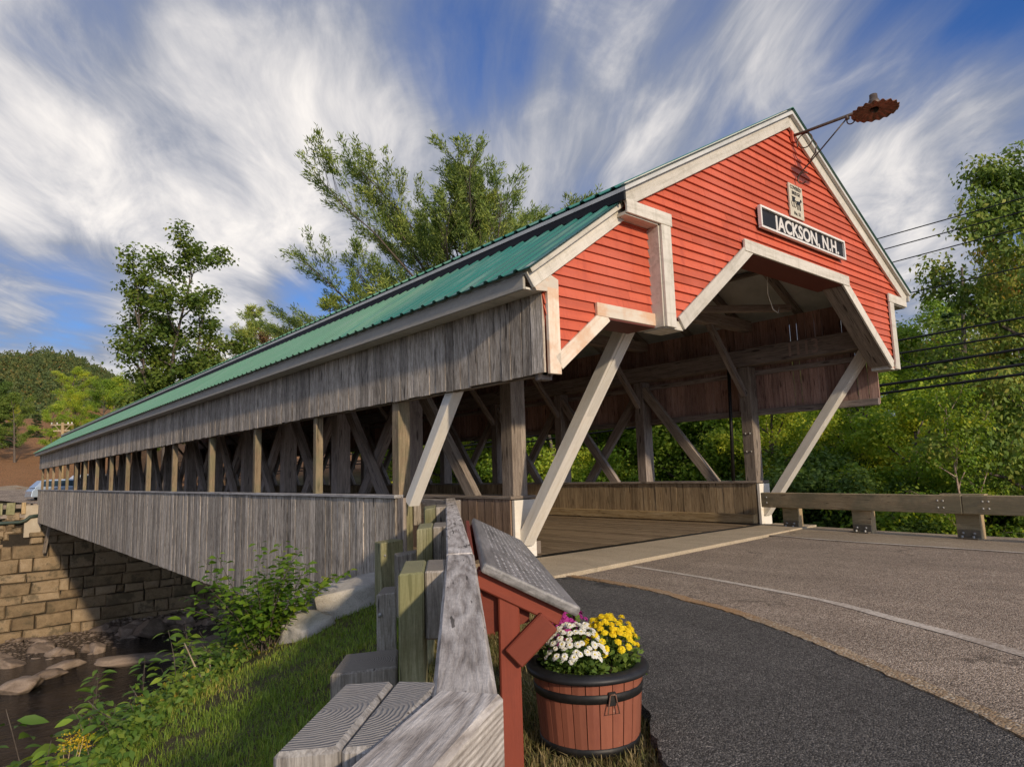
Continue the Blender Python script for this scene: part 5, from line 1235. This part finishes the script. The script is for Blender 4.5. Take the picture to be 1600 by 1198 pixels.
for k in range(26):                                # undergrowth along the right bank
    x = 1190 + 17.5 * k + rg.uniform(-8, 8); dd = rg.uniform(22, 34)
    tree_px('bush', x, dd, rg.uniform(705, 765) + (25 if x > 1390 else 0), ('mid green', 'dark green', 'bright green', 'dark green')[k % 4] + ' leafy bush in the undergrowth behind the brown guard rail', 'bush', 'bush', (L_MID, L_DARK, L_SHRUB, L_DARK)[k % 4], 'bushes behind the road guard rail', 1.3)
for k in range(60):                                # deeper rows closing the wood
    x = 560 + 20 * k + rg.uniform(-10, 10); dd = rg.uniform(62, 95); p = at_dist(x, 600, dd)
    tree_px(('wood_a', 'wood_b', 'wood_a', 'hemlock')[k % 4], x, dd, rg.uniform(545, 640), ('mid green leafy', 'yellow green leafy', 'dark green leafy', 'dark needled')[k % 4] + ' tree in the back rows of the wood beyond the river', 'hemlock_tree' if k % 4 == 3 else 'maple_tree', 'tree', (L_MID, L_YEL, L_DARK, L_HEM)[k % 4], 'back rows of the wood', 1.5)
mb = MB(); p0 = at_dist(1507, 600, 34); p1 = at_dist(1503, 418, 34); mb.tube([(p0.x, p0.y, gz(p0.x, p0.y)), p0, (p0 + p1) / 2 + Vector((.05, 0, 0)), p1], [.16, .12, .09, .05], 7)
rg2 = random.Random(4)
ds = thing('dead_tree', 'bare dead pole of a tree standing against the sky at the right', 'dead tree', (p0.x, p0.y, gz(p0.x, p0.y))); obj('trunk', mb.mesh('trunk', True), BARK, ds)
for k in range(7):
    z = p0.z + (p1.z - p0.z) * (.3 + .1 * k); a = rg2.uniform(0, 6); mb = MB(); L = rg2.uniform(.4, .9); mb.tube([(p0.x, p0.y, z), (p0.x + math.cos(a) * L, p0.y + math.sin(a) * L, z - .05)], [.025, .008], 4); obj('branch', mb.mesh('branch'), BARK, ds)
# hill with its far-off forest
def hillz(x, y):
    az = math.atan2(x - CAM_O.x, y - CAM_O.y); D = math.hypot(x - CAM_O.x, y - CAM_O.y)
    e = float(np.interp(az, [-.6, -.1, .03, .09, .13, .20, .30, .6, 1.2], [.10, .135, .148, .156, .15, .112, .075, .05, .045]))
    k = max(0, min(1, (D - 215) / 425)); h = e * 640 * (k * .8 + .2 * k * k * (3 - 2 * k))
    if D > 640: h -= (D - 640) * .22
    return h + 5 * fbm(x, y, .012) * k - 3
hx = np.linspace(-700, 1100, 150); hy = np.linspace(200, 1100, 100)
V = np.array([(x, y, hillz(x, y)) for y in hy for x in hx]); n_ = len(hx); F = np.array([(j * n_ + i, j * n_ + i + 1, (j + 1) * n_ + i + 1, (j + 1) * n_ + i) for j in range(len(hy) - 1) for i in range(n_ - 1)])
tag(obj('hill', np_mesh('hill', V, F, None, True), EARTH), kind='structure')
rgn = np.random.default_rng(31); LP = []; LN = []; LA = []; LS = []
for k in range(6500):
    y = rgn.uniform(215, 660); az = rgn.uniform(-.02, .34); x = CAM_O.x + (y - CAM_O.y) * math.tan(az) ; z = hillz(x, y); n = 50; rr = rgn.uniform(1.3, 3.9); hh = rr * rgn.uniform(1.0, 2.1)
    o = rgn.normal(0, 1, (n, 3)); o /= np.linalg.norm(o, axis=1, keepdims=True); o[:, 2] = np.abs(o[:, 2])
    if k % 3 == 0: o = o * np.array([rr * .7, rr * .7, hh * 1.4]) * (1 - .6 * np.abs(o[:, 2:3]) * np.array([1, 1, 0]))
    else: o = o * np.array([rr, rr, hh])
    LP.append(o + np.array([x, y, z + rr * .8])); LN.append(o / rr + rgn.normal(0, .7, (n, 3))); LA.append(np.clip(np.full(n, rgn.uniform(0, 1)) * .7 + rgn.normal(0, .1, n) + .15, 0, 1))
V, F = leaf_quads(np.concatenate(LP), np.concatenate(LN), 1.15, .9, rgn, .0)
tag(obj('forest', np_mesh('forest', V, F, np.concatenate(LA)), L_HILL), 'mixed forest covering the far hill', 'forest', None, 'stuff')

# ------------------------------------------------------------------ bank vegetation near the camera
rgn = np.random.default_rng(55)
def blades(name, pts, hmin, hmax, wdt, mat, label, lean=.5):
    P = np.array(pts); n = len(P); az = rgn.uniform(0, 6.283, n); h = rgn.uniform(hmin, hmax, (n, 1)); d = np.stack([np.cos(az), np.sin(az), np.zeros(n)], 1); ln = rgn.uniform(.1, lean, (n, 1))
    s = np.stack([-np.sin(az), np.cos(az), np.zeros(n)], 1) * wdt * rgn.uniform(.6, 1.3, (n, 1)); up = np.array([0, 0, 1.])
    m_ = P + up * h * .6 + d * h * ln * .4; t_ = P + up * h * (1 - .3 * ln) + d * h * ln * 1.1
    V = np.stack([P - s, P + s, m_ + s * .8, m_ - s * .8, t_], 1).reshape(-1, 3)
    F4 = (np.arange(n)[:, None] * 5 + np.array([0, 1, 2, 3])); F4b = (np.arange(n)[:, None] * 5 + np.array([3, 2, 4, 4]))
    F3 = np.concatenate([F4[:, [0, 1, 2]], F4[:, [0, 2, 3]], F4b[:, [0, 1, 2]]]); A = rgn.random(n); 
    o = obj(name, np_mesh(name, V, F3, np.concatenate([A, A, A])), mat); return tag(o, label, 'grass', None, 'stuff')
def out_s(x, y): return (x + 7.0) * -.818 + (y + 1.2) * .575
pts = []
while len(pts) < 85000:
    D = 1.2 + 9.5 * rgn.random() ** 1.2; a = rgn.uniform(-.02, .62); x = CAM_O.x + D * math.sin(a); y = CAM_O.y + D * math.cos(a); s = out_s(x, y)
    if s < .22 or s > 3.6: continue
    if s > 2.2 and rgn.random() < (s - 2.2) / 1.4: continue
    if fbm(x, y, 1.4, 3) < -.28 and rgn.random() < .8: continue
    pts.append((x, y, gz(x, y) - .01))
blades('grass', pts, .02, .075, .0028, GRASSM, 'short green grass on the bank left of the guard rail', .9)
pts = []
def left_of(line, x, y):
    best = 1e9; sd = 0
    for (ax, ay), (bx, by) in zip(line[:-1], line[1:]):
        dx, dy = bx - ax, by - ay; k = max(0, min(1, ((x - ax) * dx + (y - ay) * dy) / (dx * dx + dy * dy))); d = math.hypot(x - ax - k * dx, y - ay - k * dy)
        if d < best: best = d; sd = dx * (y - ay) - dy * (x - ax)
    return best, sd
while len(pts) < 30000:
    x = rgn.uniform(-9.2, -5.0); y = rgn.uniform(-4.3, 1.1); s = out_s(x, y)
    if s > .15: continue
    d, sd = left_of(GRASSL, x, y)
    if sd > 0 or d < .0: continue
    if math.hypot(x - BC.x, y - BC.y) < .225: continue
    if fbm(x, y, 2.2, 3) < -.15 and rgn.random() < .75: continue
    pts.append((x, y, -.065))
blades('dry_grass', pts, .02, .085, .0026, DRYM, 'dry yellow grass strip round the tub between guard rail and sidewalk', 1.0)
def shrub_mesh(seed, nst, H, spread, lsize, nleaf, asp=.5, arch=.5):
    rg = np.random.default_rng(seed); tm = MB(); LP = []; LN = []
    for k in range(nst):
        az = rg.uniform(0, 6.283); d = np.array([math.cos(az) * spread, math.sin(az) * spread, 1.0]); L = H * rg.uniform(.6, 1.1)
        lp, dd = curve_pts(rg.normal(0, .06, 3) * np.array([1, 1, 0]), d, L, 7, rg, .09, -arch); tm.tube(lp, list(np.linspace(.0055, .002, 8)), 4, cap=False)
        for i in range(nleaf):
            u = .25 + .75 * (i + rg.uniform(0, 1)) / nleaf; kk = u * 7; j = int(min(kk, 6)); b = lp[j] + (lp[j + 1] - lp[j]) * (kk - j)
            a2 = i * 2.4 + rg.uniform(-.4, .4); s_ = np.array([math.cos(a2), math.sin(a2), rg.uniform(-.25, .35)]); LP.append(b + s_ * .03); LN.append(s_)
    P = np.array(LP); N = np.array(LN); V = []; F = []; A = []
    n = len(P); N /= np.linalg.norm(N, axis=1, keepdims=True); S = np.cross(N, np.array([0, 0, 1.]) + rg.normal(0, .35, (n, 3))); S /= np.linalg.norm(S, axis=1, keepdims=True); U = np.cross(S, N)
    sz = lsize * rg.uniform(.55, 1.25, (n, 1)); prof = [(0, .0, 0), (.22, .36, .03), (.5, .5, .0), (.78, .3, -.08), (1.0, .0, -.2)]
    rows = []
    for (f, wd, dz) in prof:
        c = P + N * sz * f + U * sz * dz; rows += [c + S * sz * asp * wd + U * sz * wd * .12, c, c - S * sz * asp * wd + U * sz * wd * .12]
    Vv = np.stack(rows, 1).reshape(-1, 3); ff = []
    for r in range(4):
        for c in range(2): ff.append([r * 3 + c, r * 3 + c + 1, r * 3 + 3 + c + 1, r * 3 + 3 + c])
    Fq = (np.arange(n)[:, None, None] * 15 + np.array(ff)[None]).reshape(-1, 4)
    A = np.repeat(rg.random(n), 8); tmesh = tm.mesh('stem', True); tmesh.materials.append(BARK); cm = np_mesh('foliage', Vv, Fq, A, True); cm.materials.append(L_SHRUB)
    return tmesh, cm
SH = {'knot': shrub_mesh(3, 40, 1.15, .48, .095, 40, .58, .42), 'weed': shrub_mesh(4, 9, .7, .35, .12, 15, .42, .3), 'low': shrub_mesh(6, 20, .42, .8, .085, 12, .55, .5), 'stalk': shrub_mesh(8, 2, .85, .08, .14, 22, .36, .05)}
def shrub(kind, loc, s, label, mat, name='shrub', group=None, rot=None, cat='shrub'):
    th = bpy.data.objects.new(name, None); C.objects.link(th); th.location = loc; th.scale = (s, s, s); th.rotation_euler = (0, 0, random.uniform(0, 6.28) if rot is None else rot)
    for nm, me in zip(('stem', 'foliage'), SH[kind]):
        o = bpy.data.objects.new(nm, me); C.objects.link(o); o.parent = th
        if nm == 'foliage' and mat is not None: o.material_slots[0].link = 'OBJECT'; o.material_slots[0].material = mat
    return tag(th, label, cat, group)
kp = at_dist(412, 930, 7.9); shrub('knot', (kp.x, kp.y, gz(kp.x, kp.y) - .02), 1.0 + .0 * kp.z, 'large leafy yellow-green shrub in front of the lower siding', L_SHRUB, rot=.4)
rg = random.Random(91); k = 0
while k < 46:
    D = rg.uniform(4.2, 9.5); a = rg.uniform(-.04, .36); x = CAM_O.x + D * math.sin(a); y = CAM_O.y + D * math.cos(a); s = out_s(x, y)
    if s < 2.25 or s > 5.2: continue
    kd = ('low', 'weed', 'low', 'low')[k % 4]
    shrub(kd, (x, y, gz(x, y) - .03), rg.uniform(.8, 1.35), ('low spreading dull green weed', 'taller arching mid green weed', 'low spreading dull green weed', 'low bright yellow-green weed')[k % 4] + ' in the tangle on the steep bank at the lower left', (L_WEED, L_MID, L_WEED, L_SHRUB)[k % 4], 'weed', 'weeds on the river bank', None, 'weed'); k += 1
rg3 = random.Random(17)
for k in range(22):
    x = 10 + 15 * k + rg3.uniform(-10, 10); dd = rg3.uniform(6.6, 9.2); p = at_dist(x, 1120 - .20 * x + rg3.uniform(-25, 55), dd); g = gz(p.x, p.y)
    if p.z - g < .25: continue
    kd = ('weed', 'low', 'stalk', 'weed')[k % 4]; hh = {'weed': .75, 'low': .5, 'stalk': .9}[kd]
    shrub(kd, (p.x, p.y, g - .05), min(1.7, (p.z - g) / hh), ('arching broad leaved shrub', 'low bushy shrub', 'upright stalked weed', 'arching broad leaved shrub')[k % 4] + ' rising from the lower bank against the stream', (L_WEED, L_MID, L_WEED, L_WEED)[k % 4], 'shrub', 'shrubs along the foot of the bank')
for (x, y, dd, s, lab) in ((258, 1100, 7.6, 1.05, 'tall upright milkweed stalk with paired leaves above the stream'), (205, 1130, 7.0, .9, 'leafy upright weed left of the tall stalk'), (130, 1150, 7.2, .9, 'leafy weed stalk at the lower left over the water'), (300, 1080, 8.0, .8, 'leafy weed right of the tall stalk')):
    p = at_dist(x, y, dd); shrub('stalk', (p.x, p.y, min(p.z - .25, p.z)), s, lab, L_WEED, 'milkweed', None, None, 'weed')
# ground cover on the bank: leaf carpet
n = 42000; P = []
while len(P) < n:
    D = rgn.uniform(3.4, 11); a = rgn.uniform(-.05, .42); x = CAM_O.x + D * math.sin(a); y = CAM_O.y + D * math.cos(a); s = out_s(x, y)
    if s < 2.0 or s > 7.5: continue
    if s < 2.7 and rgn.random() > (s - 2.0) / .7: continue
    P.append((x, y, gz(x, y) + rgn.uniform(0, .30) * (.6 + .4 * fbm(x, y, .8, 2))))
P = np.array(P); N = rgn.normal(0, 1, (n, 3)) + np.array([-.3, -.6, .25]); V, F = leaf_quads(P, N, .060, .62, rgn, .2)
tag(obj('undergrowth', np_mesh('undergrowth', V, F, rgn.random(len(F))), L_WEED), 'tangle of small leaves covering the steep bank', 'ground cover', None, 'stuff')
# goldenrod and two bare twigs
GOLD = leafmat('goldenrod_flower', [(0, (.55, .36, .01)), (1, (.75, .52, .03))], .2)
for (x, y, dd, lab) in ((100, 1165, 6.4, 'yellow goldenrod plumes at the bottom left'), (240, 1105, 7.0, 'small yellow goldenrod plume beside the tall stalk')):
    p = at_dist(x, y, dd); th = thing('goldenrod', lab, 'wildflower', (p.x, p.y, p.z - .5)); mb = MB()
    LPs = []
    for s_ in range(5):
        q = Vector((rg.uniform(-.12, .12), rg.uniform(-.12, .12), .5 + rg.uniform(-.05, .1))); mb.tube([(p.x, p.y, p.z - .5), p + Vector((q.x * .6, q.y * .6, -.2)), p + Vector((q.x, q.y, q.z - .5))], [.005, .004, .002], 4)
        c = np.array(p + Vector((q.x, q.y, q.z - .5))); LPs.append(c + rgn.normal(0, 1, (90, 3)) * np.array([.03, .03, .03]))
    obj('stem', mb.mesh('stem', True), TWIG, th); V, F = leaf_quads(np.concatenate(LPs), rgn.normal(0, 1, (450, 3)), .012, .9, rgn); obj('plume', np_mesh('plume', V, F, rgn.random(len(F))), GOLD, th)
for (a, b, lab) in (((288, 1004), (325, 1077), 'long bare twig leaning on the bank above the stream'), ((328, 1028), (330, 1079), 'short bare upright twig on the bank')):
    pa, pb_ = at_dist(*a, 7.6), at_dist(*b, 7.3); mb = MB(); mb.tube([pa, (pa + pb_) / 2 + Vector((0, 0, -.02)), pb_, pb_ + (pb_ - pa).normalized() * .3], [.006, .009, .012, .012], 5); tag(obj('twig', mb.mesh('twig', True), TWIG), lab, 'twig')

# ------------------------------------------------------------------ wires, pole, parked cars at the far end
WIREM = paint('cable_black', (.018, .018, .02), (.03, .03, .03), 'X', wear=.2)
for (a, b, r, lab) in (((1365, 375), (1560, 320), .012, 'uppermost thin power line crossing the sky at the right'), ((1373, 392), (1560, 341), .012, 'second thin power line from the top at the right'), ((1383, 413), (1560, 366), .012, 'third thin power line from the top at the right'), ((1407, 461), (1560, 426), .012, 'lone thin power line meeting the eave corner of the gable'),
                       ((1398, 533), (1509, 512.5), .022, 'cable passing just below the right corner of the gable'), ((1400, 553), (1500, 537), .022, 'cable just under the corner trim of the gable'),
                       ((1331, 587.5), (1584, 547), .030, 'topmost of the three thick black cables by the right strut'), ((1315.6, 611), (1600, 569), .034, 'middle one of the three thick black cables by the right strut'), ((1303, 625), (1600, 584), .030, 'lowest of the three thick black cables by the right strut')):
    pa, pb_ = at(*a, 'x', 6.2), at(*b, 'x', 6.2); d = (pb_ - pa) / (pb_.y - pa.y); q = [pa + d * (y - pa.y) for y in (60, 40, 25, 12, 5, 0, -3, -8, -20)]
    for k, y in enumerate((60, 40, 25, 12, 5, 0, -3, -8, -20)): q[k].z += .0006 * (y - 3) ** 2 * (1 if y > 8 else 0) * .3
    mb = MB(); mb.tube(q, r, 6); tag(obj('power_line', mb.mesh('power_line', True), WIREM), lab, 'power line', 'power lines beside the bridge')
up_ = at_dist(98, 745, 74); ut = at_dist(98, 660, 74); pole = thing('utility_pole', 'pale wooden utility pole with crossarms beyond the far end of the roof', 'utility pole', (up_.x, up_.y, gz(up_.x, up_.y)))
mb = MB(); mb.tube([(up_.x, up_.y, gz(up_.x, up_.y)), (ut.x, ut.y, ut.z)], [.17, .13], 8); obj('pole', mb.mesh('pole', True), TIMBER_NEW, pole)
cr = Vector((CAM_R.x, CAM_R.y, 0)).normalized()
for dz, hl in ((-.2, 1.1), (-.75, .8)): beam('crossarm', Vector((ut.x, ut.y, ut.z + dz)) - cr * hl, Vector((ut.x, ut.y, ut.z + dz)) + cr * hl * .9, .1, .12, TWIG, pole)
for s in (-1, 1): beam('crossarm_brace', Vector((ut.x, ut.y, ut.z - 1.0)), Vector((ut.x, ut.y, ut.z - .25)) + cr * .7 * s, .05, .05, TWIG, pole)
for s in (-1., -.5, .5, .85): 
    mb = MB(); c = Vector((ut.x, ut.y, ut.z - .14)) + cr * s; mb.lathe([(.001, .16), (.05, .14), (.06, .05), (.03, 0)], tuple(c), 8); obj('insulator', mb.mesh('insulator', True), SIGNW, pole)
def carpaint(name, c):
    m, t = newmat(name); p = t.n('ShaderNodeBsdfPrincipled', ins={'Base Color': (*c, 1), 'Roughness': .25, 'Metallic': .35, 'Coat Weight': .6}); t.out(p.outputs[0]); return m
GLASS, tg = newmat('car_glass'); tg.out(tg.principled((.02, .04, .055), .08, None, 0, .6))
def car(label, loc, rz, pm, L=4.5, H=1.48, van=False):
    th = thing('parked_car', label, 'car', loc); Rm = Matrix.Translation(Vector(loc)) @ Matrix.Rotation(rz, 4, 'Z'); W2 = .86
    lowp = [(-L / 2, .32), (-L / 2 + .05, .75), (-L / 2 + .25, .92), (-L * .18, .98), (L * .27, .96), (L / 2 - .25, .84), (L / 2, .62), (L / 2 - .02, .30)]
    top = [(-L * .46, .93), (-L * .36, H - .06), (-L * .25, H), (L * .04, H), (L * .14, H - .08), (L * .30, .94)]
    mb = MB()
    def body(poly, w0, w1):
        n = len(poly); zmin = min(p[1] for p in poly); zmax = max(p[1] for p in poly); b = len(mb.v)
        for s in (-1, 1):
            for (x, z) in poly: mb.v.append((x, s * (w0 + (w1 - w0) * (z - zmin) / (zmax - zmin)), z))
        mb.f.append(tuple(b + i for i in range(n))); mb.f.append(tuple(b + n + i for i in reversed(range(n)))); mb.a += [.5, .5]
        for i in range(n): j = (i + 1) % n; mb.f.append((b + j, b + i, b + n + i, b + n + j)); mb.a.append(.5)
    body(lowp, W2, W2 - .05); body(top, W2 - .05, W2 - .24); me = mb.mesh('body'); bevel(me, .04, 2); obj('body', me, pm, th, Rm)
    for s in (-1, 1):
        mb = MB()
        for (x0, x1) in ((-L * .37, -L * .14), (-L * .12, L * .08), (L * .10, L * .235)):
            z0, z1 = 1.0, H - .10
            f = lambda x, z: (x, s * (W2 - .05 + (-.19) * (z - .93) / (H - .93) + .012), z)
            k = .10 if x1 > L * .2 else .0; mb.poly([f(x0, z0), f(x1, z0), f(x1 - k * 1.9, z1), f(x0 + (.12 if x0 < -L * .3 else 0), z1)][::s])
        obj('side_window', mb.mesh('side_window'), GLASS, th, Rm)
        for x in (-L * .31, L * .31):
            mb = MB(); mb.tube([(x, s * (W2 - .20), .32), (x, s * (W2 + .01), .32)], .32, 20); wb = obj('wheel', mb.mesh('wheel'), RUBBER, th, Rm)
            mb = MB(); mb.tube([(x, s * (W2 - .0), .32), (x, s * (W2 + .018), .32)], .2, 14); obj('rim', mb.mesh('rim'), GALV, wb, Rm)
    mb = MB(); mb.poly([(L * .29, -W2 + .12, 1.0), (L * .29, W2 - .12, 1.0), (L * .16, W2 - .24, H - .09), (L * .16, -W2 + .24, H - .09)]); obj('windscreen', mb.mesh('windscreen'), GLASS, th, Rm @ Matrix.Translation((.03, 0, .01)))
    return th
pc = at_dist(104, 760, 57); car('pale blue parked car seen through the far openings of the bridge', (pc.x, pc.y, gz(pc.x, pc.y) + .02), R(8), carpaint('pale_blue_paint', (.42, .50, .58)))
pc = at_dist(150, 750, 70); car('white parked car behind the pale blue one beyond the far end', (pc.x, pc.y, gz(pc.x, pc.y) + .02), R(20), carpaint('white_car_paint', (.75, .75, .73)))
bpy.context.view_layer.update()
